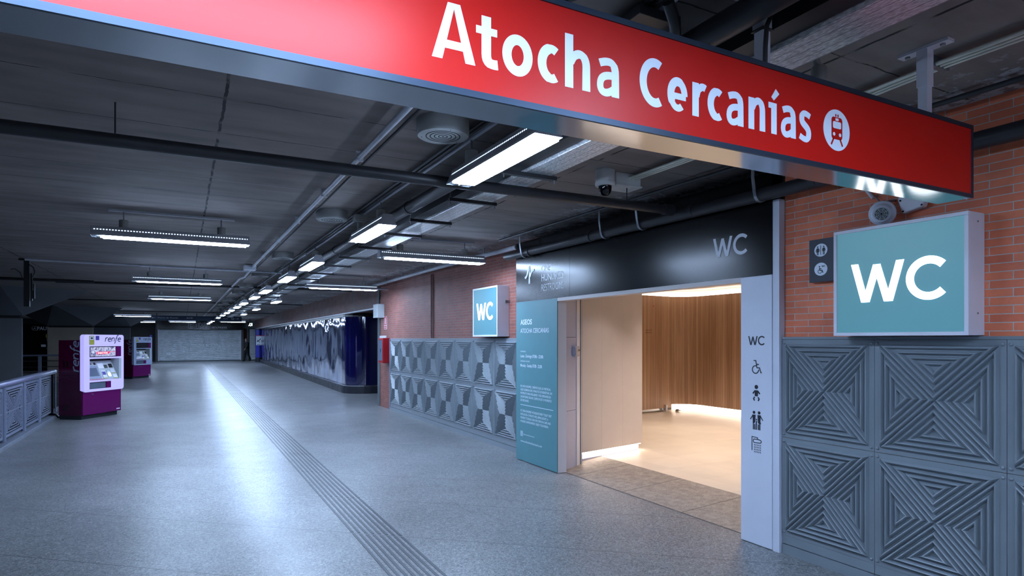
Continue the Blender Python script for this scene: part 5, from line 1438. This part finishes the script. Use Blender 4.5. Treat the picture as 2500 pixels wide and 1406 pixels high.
# front face direction: from (-1.79,15.29) to (-1.18,16.14)
fa = math.atan2(0.85, 0.61)
def mloc(x, y, ang):   # x,y = near left front corner
    return (x + math.cos(ang) * 0.52, y + math.sin(ang) * 0.52, 0)
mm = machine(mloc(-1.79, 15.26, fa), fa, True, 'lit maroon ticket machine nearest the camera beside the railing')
machine(mloc(-1.80, 30.1, fa), fa, False, 'unlit maroon ticket machine farther down the corridor')
t = thing('black_power_cable', (-2.3, 15.6, 0.03), 'black cable from the railing foot to the lit ticket machine', 'cable')
MB().tube([(-2.50, 16.1, 0.08), (-2.40, 16.0, 0.08), (-2.33, 15.9, 0.07), (-2.29, 15.85, 0.02), (-2.22, 15.95, 0.02)], 0.02, 10).build('cable_run', M['cable'], t, smooth=True)

# ================================================================== RAILING
t = thing('perforated_railing', (-2.43, 12.5, 0.06), 'grey railing with a round handrail and slotted infill panels at left', 'railing')
MB().tube([(-2.43, 6.6, 0.955), (-2.43, 16.35, 0.955)], 0.055, 20).build('handrail', M['rail_top'], t, smooth=True)
posts_y = [6.7, 8.05, 9.4, 10.73, 12.08, 13.45, 14.75, 16.05]
for i, y in enumerate(posts_y):
    MB().tube([(-2.43, y, 0.05), (-2.43, y, 0.91)], 0.036, 14).build('post', M['rail_metal'] if i < 7 else M['slot'], t, smooth=True)
MB().box(-2.40, -2.385, 16.22, 16.30, 0.10, 0.90).build('end_plate', M['rail_metal'], t)
for a, b in zip(posts_y, posts_y[1:]):
    w = b - a - 0.16; hh = 0.74; yc = (a + b) / 2; zc = 0.50
    Fi = frame((-2.43, yc, zc), (0, -1, 0), (-1, 0, 0))
    mb = MB()
    mb.ribbon([(-w / 2, -hh / 2), (w / 2, -hh / 2), (w / 2, hh / 2), (-w / 2, hh / 2)], 0.045, Fi, -0.004, 0.004, True)
    mb.ribbon([(-w / 2, 0), (w / 2, 0)], 0.02, Fi, -0.0035, 0.0035)
    mb.ribbon([(-w / 2, -hh / 2), (w / 2, hh / 2)], 0.016, Fi, -0.003, 0.003); mb.ribbon([(-w / 2, hh / 2), (w / 2, -hh / 2)], 0.016, Fi, -0.0031, 0.0031)
    for T in quarter_tris(w, hh, 0.02):
        k = 0
        while True:
            q = tri_in(T, 0.030 + k * 0.040)
            if q is None or (q[0] - q[1]).length < 0.03: break
            mb.ribbon([(v.x, v.y) for v in q], 0.024, Fi, -0.0025, 0.0025, True); k += 1
    mb.build('infill_panel', M['rail_metal'], t)
    for s in (-1, 1):
        MB().box(-2.436, -2.424, yc + s * (w / 2 + 0.01) - 0.03, yc + s * (w / 2 + 0.01) + 0.03, 0.78, 0.80).build('fixing_tab', M['rail_metal'], t)
# far railing
t = thing('far_steel_railing', (-6, 29.3, 0), 'distant steel railing with horizontal bars behind the pillars at left', 'railing')
MB().tube([(-11, 29.2, 1.03), (-2.6, 29.2, 1.03)], 0.035, 12).build('handrail', M['rail_top'], t, smooth=True)
for z in (0.82, 0.6, 0.38, 0.18):
    MB().tube([(-11, 29.2, z), (-2.6, 29.2, z)], 0.014, 8).build('bar', M['chrome'], t, smooth=True)
for x in (-10.6, -9, -7.4, -6.0, -4.78, -3.2):
    MB().box(x - .05, x + .05, 29.17, 29.23, 0.0, 1.0).build('post', M['rail_metal'], t)

# ================================================================== PILLARS WITH CAPITALS (left)
def pillar(name, base, top, zt, mtl, label, mcap):
    """base: 4 xy corners of the shaft; top: 4 xy corners at the ceiling"""
    t = thing(name, (sum(p[0] for p in base) / 4, sum(p[1] for p in base) / 4, -3.5), label, 'pillar')
    mb = MB()
    mb.add([(x, y, -3.5) for x, y in base] + [(x, y, zt - 0.07) for x, y in base], [(4, 5, 6, 7)] + [(i, (i + 1) % 4, 4 + (i + 1) % 4, 4 + i) for i in range(4)])
    mb.build('shaft', mtl, t, bevel=0.03)
    cx_ = sum(p[0] for p in base) / 4; cy_ = sum(p[1] for p in base) / 4
    ins = [(cx_ + (x - cx_) * 0.94, cy_ + (y - cy_) * 0.94) for x, y in base]
    MB().add([(x, y, zt - 0.07) for x, y in ins] + [(x, y, zt) for x, y in ins], [(i, (i + 1) % 4, 4 + (i + 1) % 4, 4 + i) for i in range(4)]).build('shadow_gap', M['slot'], t)
    MB().add([(x, y, zt) for x, y in base] + [(x, y, CEIL) for x, y in top], [(3, 2, 1, 0), (4, 5, 6, 7)] + [(i, (i + 1) % 4, 4 + (i + 1) % 4, 4 + i) for i in range(4)]).build('flared_capital', mcap, t)
    return t
def rsq(cx, cy, hx, hy, a):
    c, s = math.cos(math.radians(a)), math.sin(math.radians(a))
    return [(cx + x * c - y * s, cy + x * s + y * c) for x, y in ((-hx, -hy), (hx, -hy), (hx, hy), (-hx, hy))]
pillar('concrete_pillar', [(-6.2, 20.8), (-3.86, 21.3), (-4.25, 23.0), (-6.2, 23.0)], [(-6.9, 19.6), (-4.2, 20.5), (-2.36, 21.56), (-4.2, 24.9)], 2.30, M['pillar_grey'], 'dark grey pillar with flared head at the left picture edge', M['pillar_grey'])
pillar('concrete_pillar', [(-4.95, 31.7), (-3.36, 31.9), (-3.65, 33.4), (-5.2, 33.4)], [(-6.4, 32.0), (-4.6, 30.6), (-2.36, 32.8), (-4.9, 35.0)], 2.22, M['pillar_cream'], 'cream pillar with flared head behind the lit ticket machine', M['pillar_grey'])
pillar('concrete_pillar', [(-4.6, 43.5), (-2.75, 43.7), (-3.0, 45.0), (-4.9, 45.0)], [(-6.0, 42.5), (-3.0, 41.5), (-1.45, 43.0), (-4.0, 47)], 2.42, M['pillar_grey'], 'farthest grey pillar with flared head between the two ticket machines', M['pillar_grey'])
# black drop bracket
t = thing('black_drop_bracket', (-2.39, 13.5, 2.55), 'black steel bracket with loose cables hanging from the ceiling at left', 'bracket')
MB().box(-2.50, -2.28, 13.45, 13.55, 3.02, CEIL).build('top_plate', M['cable'], t)
MB().box(-2.43, -2.35, 13.46, 13.54, 2.22, 3.02).build('drop_bar', M['cable'], t)
MB().box(-2.34, -2.315, 13.47, 13.53, 2.32, 2.80).box(-2.31, -2.28, 13.47, 13.53, 2.36, 2.62).build('side_bars', M['cable'], t)
MB().tube([(-2.35, 13.44, 2.95), (-2.29, 13.44, 2.90), (-2.27, 13.44, 2.82), (-2.31, 13.44, 2.72), (-2.30, 13.44, 2.5)], 0.008, 8).tube([(-2.44, 13.44, 2.70), (-2.47, 13.42, 2.80), (-2.54, 13.40, 2.86), (-2.60, 13.40, 2.85)], 0.006, 8).build('loose_cable', M['cable'], t)

# ================================================================== FAR END
# hanging banner
t = thing('hanging_direction_banner', (0.71, 38, 2.66), 'long dark hanging direction sign far down the corridor', 'direction sign')
MB().box(-1.53, 2.96, 38.0, 38.12, 2.66, 2.92).build('sign_body', M['sign_frame'], t)
Fg = frame((0, 38.0, 0), (1, 0, 0), (0, -1, 0))
text('Puerta de Atocha', Fg, -1.15, 2.77, 0.07, M['silver_print'], t, width=0.95)
text('AVE', Fg, 0.2, 2.77, 0.07, M['silver_print'], t, width=0.3)
text('Metro', Fg, 2.0, 2.77, 0.07, M['white_vinyl'], t, width=0.26)
MB().ribbon(arc(2.5, 2.80, 0.06, 0.05, 0, 360, 20)[:-1], 0.022, Fg, .001, .003, True).build('ring_symbol', M['white_vinyl'], t)
MB().disc(1.78, 2.80, 0.07, Fg, .001, .003, 20).build('disc_symbol', M['white_vinyl'], t)
mb = MB(); mb.ribbon([(2.64, 2.80), (2.80, 2.80)], .015, Fg, .001, .003); mb.ribbon([(2.75, 2.84), (2.80, 2.80), (2.75, 2.76)], .015, Fg, .001, .0035); mb.ribbon([(-1.26, 2.80), (-1.42, 2.80)], .015, Fg, .001, .003); mb.ribbon([(-1.37, 2.84), (-1.42, 2.80), (-1.37, 2.76)], .015, Fg, .001, .0035)
mb.build('arrow', M['silver_print'], t)
for x in (-1.2, 0.7, 2.6): MB().box(x - .02, x + .02, 38.04, 38.08, 2.92, CEIL).build('hanger', M['dark_pipe'], t)
# shop front
t = thing('shop_fascia', (1.25, 52.4, 2.37), 'black shop fascia with outlined COMO EXPRESS lettering above the shutter', 'fascia sign')
MB().box(-1.66, 4.15, 52.35, 53.1, 2.37, 3.04).build('board', M['black_gloss'], t)
Fk = frame((0, 52.35, 0), (1, 0, 0), (0, -1, 0))
def outline(pts): 
    mb.ribbon(pts, 0.028, Fk, .001, .006, True)
mb = MB(); y0, y1 = 2.455, 2.875
for x0 in (0.42,):
    outline([(x0, y0), (x0 + .29, y0), (x0 + .29, y0 + .16), (x0 + .19, y0 + .16), (x0 + .19, y0 + .09), (x0 + .10, y0 + .09), (x0 + .10, y1 - .09), (x0 + .19, y1 - .09), (x0 + .19, y1 - .16), (x0 + .29, y1 - .16), (x0 + .29, y1), (x0, y1)])
for x0 in (0.78, 1.56):
    outline([(x0, y0), (x0 + .29, y0), (x0 + .29, y1), (x0, y1)]); outline([(x0 + .11, y0 + .10), (x0 + .18, y0 + .10), (x0 + .18, y1 - .10), (x0 + .11, y1 - .10)])
x0 = 1.13
outline([(x0, y0), (x0 + .09, y0), (x0 + .10, y0 + .2), (x0 + .18, y0), (x0 + .27, y0 + .2), (x0 + .28, y0), (x0 + .37, y0), (x0 + .37, y1), (x0 + .26, y1), (x0 + .185, y0 + .22), (x0 + .11, y1), (x0, y1)])
mb.build('outlined_lettering', M['silver_print'], t)
text('//EXPRESS', Fk, 1.93, 2.475, 0.14, M['silver_print'], t, width=1.10, c=0.003)
t = thing('roller_shutter', (1.25, 52.6, 0), 'closed grey roller shutter at the far end of the corridor', 'shutter')
mb = MB(); nsl = 32
for k in range(nsl):
    z = 0.04 + k * 2.32 / nsl; dz = 2.32 / nsl
    mb.add([(-1.5, 52.60, z), (3.99, 52.60, z), (3.99, 52.55, z + dz * .35), (-1.5, 52.55, z + dz * .35), (3.99, 52.60, z + dz * .9), (-1.5, 52.60, z + dz * .9)], [(0, 1, 2, 3), (3, 2, 4, 5)])
mb.add([(-1.5, 52.62, 0), (3.99, 52.62, 0), (3.99, 52.62, 2.365), (-1.5, 52.62, 2.365)], [(0, 1, 2, 3)])
mb.build('slat_curtain', M['shutter'], t)
MB().box(-1.60, -1.5, 52.5, 52.65, 0, 2.37).build('guide_rail', M['alu_white'], t)
MB().box(3.99, 4.06, 52.5, 52.65, 0, 2.365).build('guide_rail', M['alu_white'], t)
MB().box(-1.05, -0.75, 52.555, 52.562, 0.46, 0.66).build('paper_notice', M['white_vinyl'], t)
MB().box(-1.45, -1.15, 52.555, 52.562, 0.14, 0.30).build('paper_notice', M['white_vinyl'], t)
MB().box(-1.6, 4.06, 52.66, 52.7, 0, 2.365).build('backing', M['slot'], t)
struct(MB().box(-1.75, 4.2, 52.45, 53.2, 0.0, 0.035).build('trim_12', M['dim_wall'], None), 'low step in front of the far shutter')
struct(MB().box(4.07, 4.22, 52.4, 53.2, 0, 2.37).box(-1.74, -1.62, 52.4, 53.2, 0, 2.9).build('trim_13', M['pillar_grey'], None), 'side piers of the far shop front')
# side passage shutter
t = thing('narrow_roller_shutter', (4.85, 52.5, 0), 'narrow shutter with white panel above beside the blue column', 'shutter')
mb = MB()
for k in range(22):
    z = 0.04 + k * 0.0865
    mb.add([(4.66, 52.55, z), (5.08, 52.55, z), (5.08, 52.52, z + .04), (4.66, 52.52, z + .04), (5.08, 52.55, z + .078), (4.66, 52.55, z + .078)], [(0, 1, 2, 3), (3, 2, 4, 5)])
mb.build('slat_curtain', M['shutter'], t)
MB().box(4.66, 5.08, 52.5, 52.56, 1.945, 2.45).build('white_panel', M['panel_white'], t)
MB().box(4.6, 5.12, 52.57, 52.62, 0, 2.5).build('backing', M['slot'], t)
# blue column
t = thing('blue_round_column', (4.95, 48.6, 0), 'shiny blue round column with a poster at the far end of the clad wall', 'column')
MB().lathe([(0.24, 0.0), (0.24, 0.32)], 28, (4.93, 48.55, 0)).build('column_base', M['plinth'], t, smooth=True)
MB().lathe([(0.215, 0.32), (0.215, 2.34)], 32, (4.93, 48.55, 0)).build('shaft', M['blue_tile'], t, smooth=True)
MB().lathe([(0.23, 2.34), (0.23, 2.45)], 28, (4.93, 48.55, 0)).build('head_ring', M['plinth'], t, smooth=True)
t = thing('white_poster', (4.87, 48.25, 1.2), 'white poster with red heading on the blue column', 'poster')
Fq = frame((4.87, 48.30, 0), (0.98, -0.17, 0), (-0.17, -0.98, 0))
MB().prism([(-0.15, 1.22), (0.22, 1.22), (0.22, 1.93), (-0.15, 1.93)], Fq, 0.0, 0.006).build('sheet', M['white_vinyl'], t)
MB().prism([(-0.15, 1.88), (0.22, 1.88), (0.22, 1.93), (-0.15, 1.93)], Fq, 0.006, 0.007).build('red_heading', M['red_print'], t)
mb = MB(); mb.ribbon([(-0.10, 1.45), (0.12, 1.62), (0.16, 1.70)], 0.05, Fq, .006, .007); mb.ribbon([(-0.08, 1.60), (0.0, 1.50), (0.12, 1.42)], 0.04, Fq, .006, .0075); mb.ribbon([(-0.10, 1.28), (0.16, 1.28)], 0.03, Fq, .006, .007)
mb.build('poster_print', M['ink'], t)
# lit exit glyph
t = thing('lit_exit_sign', (4.0, 45, 2.5), 'small lit white pictogram sign hanging before the far passage', 'exit sign')
MB().box(3.86, 4.2, 45.0, 45.06, 2.48, 2.80).build('casing', M['slot'], t)
Fe = frame((0, 45.0, 0), (1, 0, 0), (0, -1, 0))
mb = MB(); mb.disc(4.02, 2.70, 0.03, Fe, .001, .003, 12); mb.ribbon([(4.0, 2.66), (3.98, 2.60), (3.93, 2.54)], 0.03, Fe, .001, .003); mb.ribbon([(3.99, 2.61), (4.04, 2.57), (4.04, 2.52)], 0.025, Fe, .001, .0035); mb.ribbon([(4.10, 2.54), (4.10, 2.72), (4.15, 2.72), (4.15, 2.54)], 0.02, Fe, .001, .003); mb.build('running_figure', M['lilac_glow'], t)
MB().box(4.0, 4.03, 45.02, 45.04, 2.80, CEIL).build('hanger', M['dark_pipe'], t)
# cafe front far left
t = thing('cafe_fascia', (-7, 40, 2.0), 'dark cafe fascia reading LA PAUSA far at left between the pillars', 'fascia sign')
MB().box(-9.5, -4.4, 40.0, 40.3, 2.02, 2.42).build('board', M['black_gloss'], t)
Fl = frame((0, 40.0, 0), (1, 0, 0), (0, -1, 0))
text('LA', Fl, -6.88, 2.16, 0.11, M['silver_print'], t, width=0.18, bold=0.01)
text('PAUSA', Fl, -6.66, 2.13, 0.18, M['silver_print'], t, width=0.66, bold=0.03)
mb = MB(); mb.ribbon([(-6.86, 2.12), (-6.66, 2.12)], .012, Fl, .001, .003); mb.ribbon([(-6.86, 2.31), (-6.66, 2.31)], .012, Fl, .001, .003); mb.build('rule_lines', M['silver_print'], t)
t = thing('cafe_glass_front', (-7, 40.2, 0), 'dark cafe glazing with paper notices under the LA PAUSA fascia', 'shop window')
MB().box(-9.5, -4.4, 40.2, 40.25, 0.0, 2.02).build('glazing', mat('dark glass', (8, 11, 14), 0.12), t)
MB().box(-6.14, -6.08, 40.14, 40.2, 0, 2.02).build('mullion', M['rail_metal'], t)
for i, (x, z, w_, h_, m_) in enumerate(((-6.32, 1.72, .16, .2, 'yellow'), (-6.28, 1.58, .1, .1, 'alu_white'), (-6.52, 1.25, .2, .12, 'alu_white'), (-6.28, 1.12, .18, .08, 'bezel_grey'))):
    MB().box(x, x + w_, 40.15, 40.16, z, z + h_).build('paper_notice', M[m_], t)
# dark passage left of the shutter: bits
t = thing('blue_standing_banner', (-1.9, 50.5, 0), 'narrow blue and white banner standing left of the far shutter', 'banner')
MB().box(-2.02, -1.88, 50.4, 50.42, 0.9, 1.95).build('banner_cloth', M['purple_print'], t)
MB().box(-1.96, -1.94, 50.42, 50.44, 0.0, 1.95).build('stand_pole', M['rail_metal'], t)
MB().box(-2.1, -1.8, 50.35, 50.5, 0.0, 0.03).build('foot_plate', M['rail_metal'], t)

# ================================================================== PERSON
def skin_body(name, nodes, edges, m, parent, sub=2):
    me = bpy.data.meshes.new(name)
    me.from_pydata([n_[0] for n_ in nodes], edges, [])
    o = bpy.data.objects.new(name, me); COL.objects.link(o); o.parent = parent
    md = o.modifiers.new('skin', 'SKIN')
    if not me.skin_vertices: me.attributes.new('skin', 'FLOAT', 'POINT') if False else None
    sk = o.data.skin_vertices
    if len(sk) == 0:
        return o, None
    for i, n_ in enumerate(nodes):
        r_ = n_[1]
        sk[0].data[i].radius = (r_ if isinstance(r_, tuple) else (r_, r_))
    sk[0].data[0].use_root = True
    s2 = o.modifiers.new('sub', 'SUBSURF'); s2.levels = sub; s2.render_levels = sub
    me.materials.append(m)
    md.use_smooth_shade = True
    return o, sk
def organic(name, chains, m, parent, res=14):
    """continuous body surface from tapering limbs via metaball-like remesh"""
    mb = MB()
    for pts, rs in chains:
        P = [Vector(p) for p in pts]
        # densify
        pp = []; rr = []
        for i in range(len(P) - 1):
            for k in range(4):
                f = k / 4; pp.append(P[i].lerp(P[i + 1], f)); rr.append(rs[i] + (rs[i + 1] - rs[i]) * f)
        pp.append(P[-1]); rr.append(rs[-1])
        d0 = (pp[1] - pp[0]).normalized(); d1 = (pp[-1] - pp[-2]).normalized()
        pp = [pp[0] - d0 * rr[0] * 0.7] + pp + [pp[-1] + d1 * rr[-1] * 0.7]
        rr = [rr[0] * 0.5] + rr + [rr[-1] * 0.5]
        mb.tube(pp, rr, res)
    o = mb.build(name, m, parent, smooth=True, local=True)
    rm = o.modifiers.new('remesh', 'REMESH'); rm.mode = 'VOXEL'; rm.voxel_size = 0.012; rm.use_smooth_shade = True
    sm = o.modifiers.new('smooth', 'SMOOTH'); sm.factor = 0.5; sm.iterations = 4
    return o
px_, py_ = 4.28, 50.4
t = thing('person', (px_, py_, 0), 'person in dark coat and black trousers walking left at the far end', 'person', None, math.radians(20))
# local: faces -x, walking; z up
legF = [(0, .09, .92), (-.10, .09, .50), (-.16, .09, .10)]
legB = [(0, -.09, .92), (.06, -.09, .52), (.24, -.09, .14)]
chains = [
    ([(0, 0, .92), (0, 0, 1.12), (-.01, 0, 1.34), (-.02, 0, 1.42)], [.135, .125, .145, .09]),
    ([(-.02, 0, 1.42), (-.04, 0, 1.52)], [.06, .052]),
    ([(-.045, 0, 1.52), (-.055, 0, 1.62)], [.075, .082]),
    ([(-.10, 0, 1.53), (-.125, 0, 1.54)], [.02, .012]),
    (legF, [.085, .058, .040]), (legB, [.085, .056, .040]),
    ([(-.16, .09, .06), (-.30, .09, .035)], [.04, .03]), ([(.24, -.09, .10), (.13, -.09, .035)], [.04, .03]),
    ([(-.01, .17, 1.36), (.05, .20, 1.10), (-.02, .20, .88)], [.052, .040, .030]), ([(-.01, -.17, 1.36), (-.06, -.20, 1.10), (-.20, -.19, .95)], [.052, .040, .030]),
    ([(0, .17, 1.36), (0, -.17, 1.36)], [.06, .06])]
for side, wr, dr in ((1, Vector((-.02, .20, .88)), Vector((-.15, 0, -1)).normalized()), (-1, Vector((-.20, -.19, .95)), Vector((-.6, 0, -.8)).normalized())):
    palm = wr + dr * .07
    chains.append(([tuple(wr), tuple(palm)], [.026, .034]))
    for k, ln in enumerate((.072, .082, .078, .062)):
        o_ = Vector((0.8, 0.2 * side, 0)).normalized() * ((k - 1.5) * .020)
        chains.append(([tuple(palm + o_ + dr * .02), tuple(palm + o_ + dr * (.02 + ln * .55)), tuple(palm + o_ + dr * (.02 + ln) + Vector((-.012, -.012 * side, 0)))], [.0105, .0095, .008]))
    chains.append(([tuple(wr + dr * .03), tuple(wr + dr * .06 + Vector((-.045, -.005 * side, 0)))], [.012, .009]))
organic('body', chains, M['skin'], t)
organic('coat', [([(0, 0, .80), (0, 0, 1.0), (-.01, 0, 1.30), (-.01, 0, 1.40)], [.185, .175, .175, .11]), ([(0, .18, 1.36), (0, -.18, 1.36)], [.078, .078]),
                 ([(-.01, .18, 1.36), (.05, .215, 1.10), (-.01, .205, .93)], [.072, .06, .048]), ([(-.01, -.18, 1.36), (-.06, -.215, 1.10), (-.16, -.195, .98)], [.072, .06, .048])], M['coat'], t)
organic('trousers', [(legF, [.105, .078, .060]), (legB, [.105, .076, .060]), ([(0, .08, .92), (0, -.08, .92)], [.12, .12])], M['trousers'], t)
organic('hair', [([(-.02, 0, 1.60), (-.045, 0, 1.645)], [.085, .088]), ([(0.01, 0, 1.58), (0.01, 0, 1.50)], [.075, .05])], M['hair'], t)
organic('shoe', [([(-.15, .09, .045), (-.29, .09, .035)], [.052, .042])], M['black'], t)
organic('shoe', [([(.235, -.09, .09), (.14, -.09, .036)], [.052, .040])], M['black'], t)

# ================================================================== TACTILE STRIP
mb = MB()
A = math.radians(-40.3); nx, ny = -math.sin(A), math.cos(A)
sw = 0.360 / 15.6
for k in range(8):
    xa = 1.272 + k * 0.0478; xb = xa + 0.0215
    for j in range(-2, 42):
        # break at the diagonal joints
        off0 = 3.80 + 1.06 * j; off1 = off0 + 1.06
        def yy(x, o): return (o - nx * x) / ny
        g = 0.018
        p = [(xa, yy(xa, off0) + g), (xb, yy(xb, off0) + g), (xb, yy(xb, off1) - g), (xa, yy(xa, off1) - g)]
        if p[0][1] < -2 or p[2][1] > 47.3: continue
        mb.add([(a, b, 0.0005) for a, b in p] + [(a, b, 0.003) for a, b in p], [(4, 5, 6, 7), (0, 1, 5, 4), (1, 2, 6, 5), (2, 3, 7, 6), (3, 0, 4, 7)])
o = mb.build('tactile_guide_strip', mat('dark tactile bars', (34, 40, 50), 0.4, var=0.1), None)
tag(o, 'eight parallel dark tactile guide lines along the terrazzo floor', 'tactile strip')
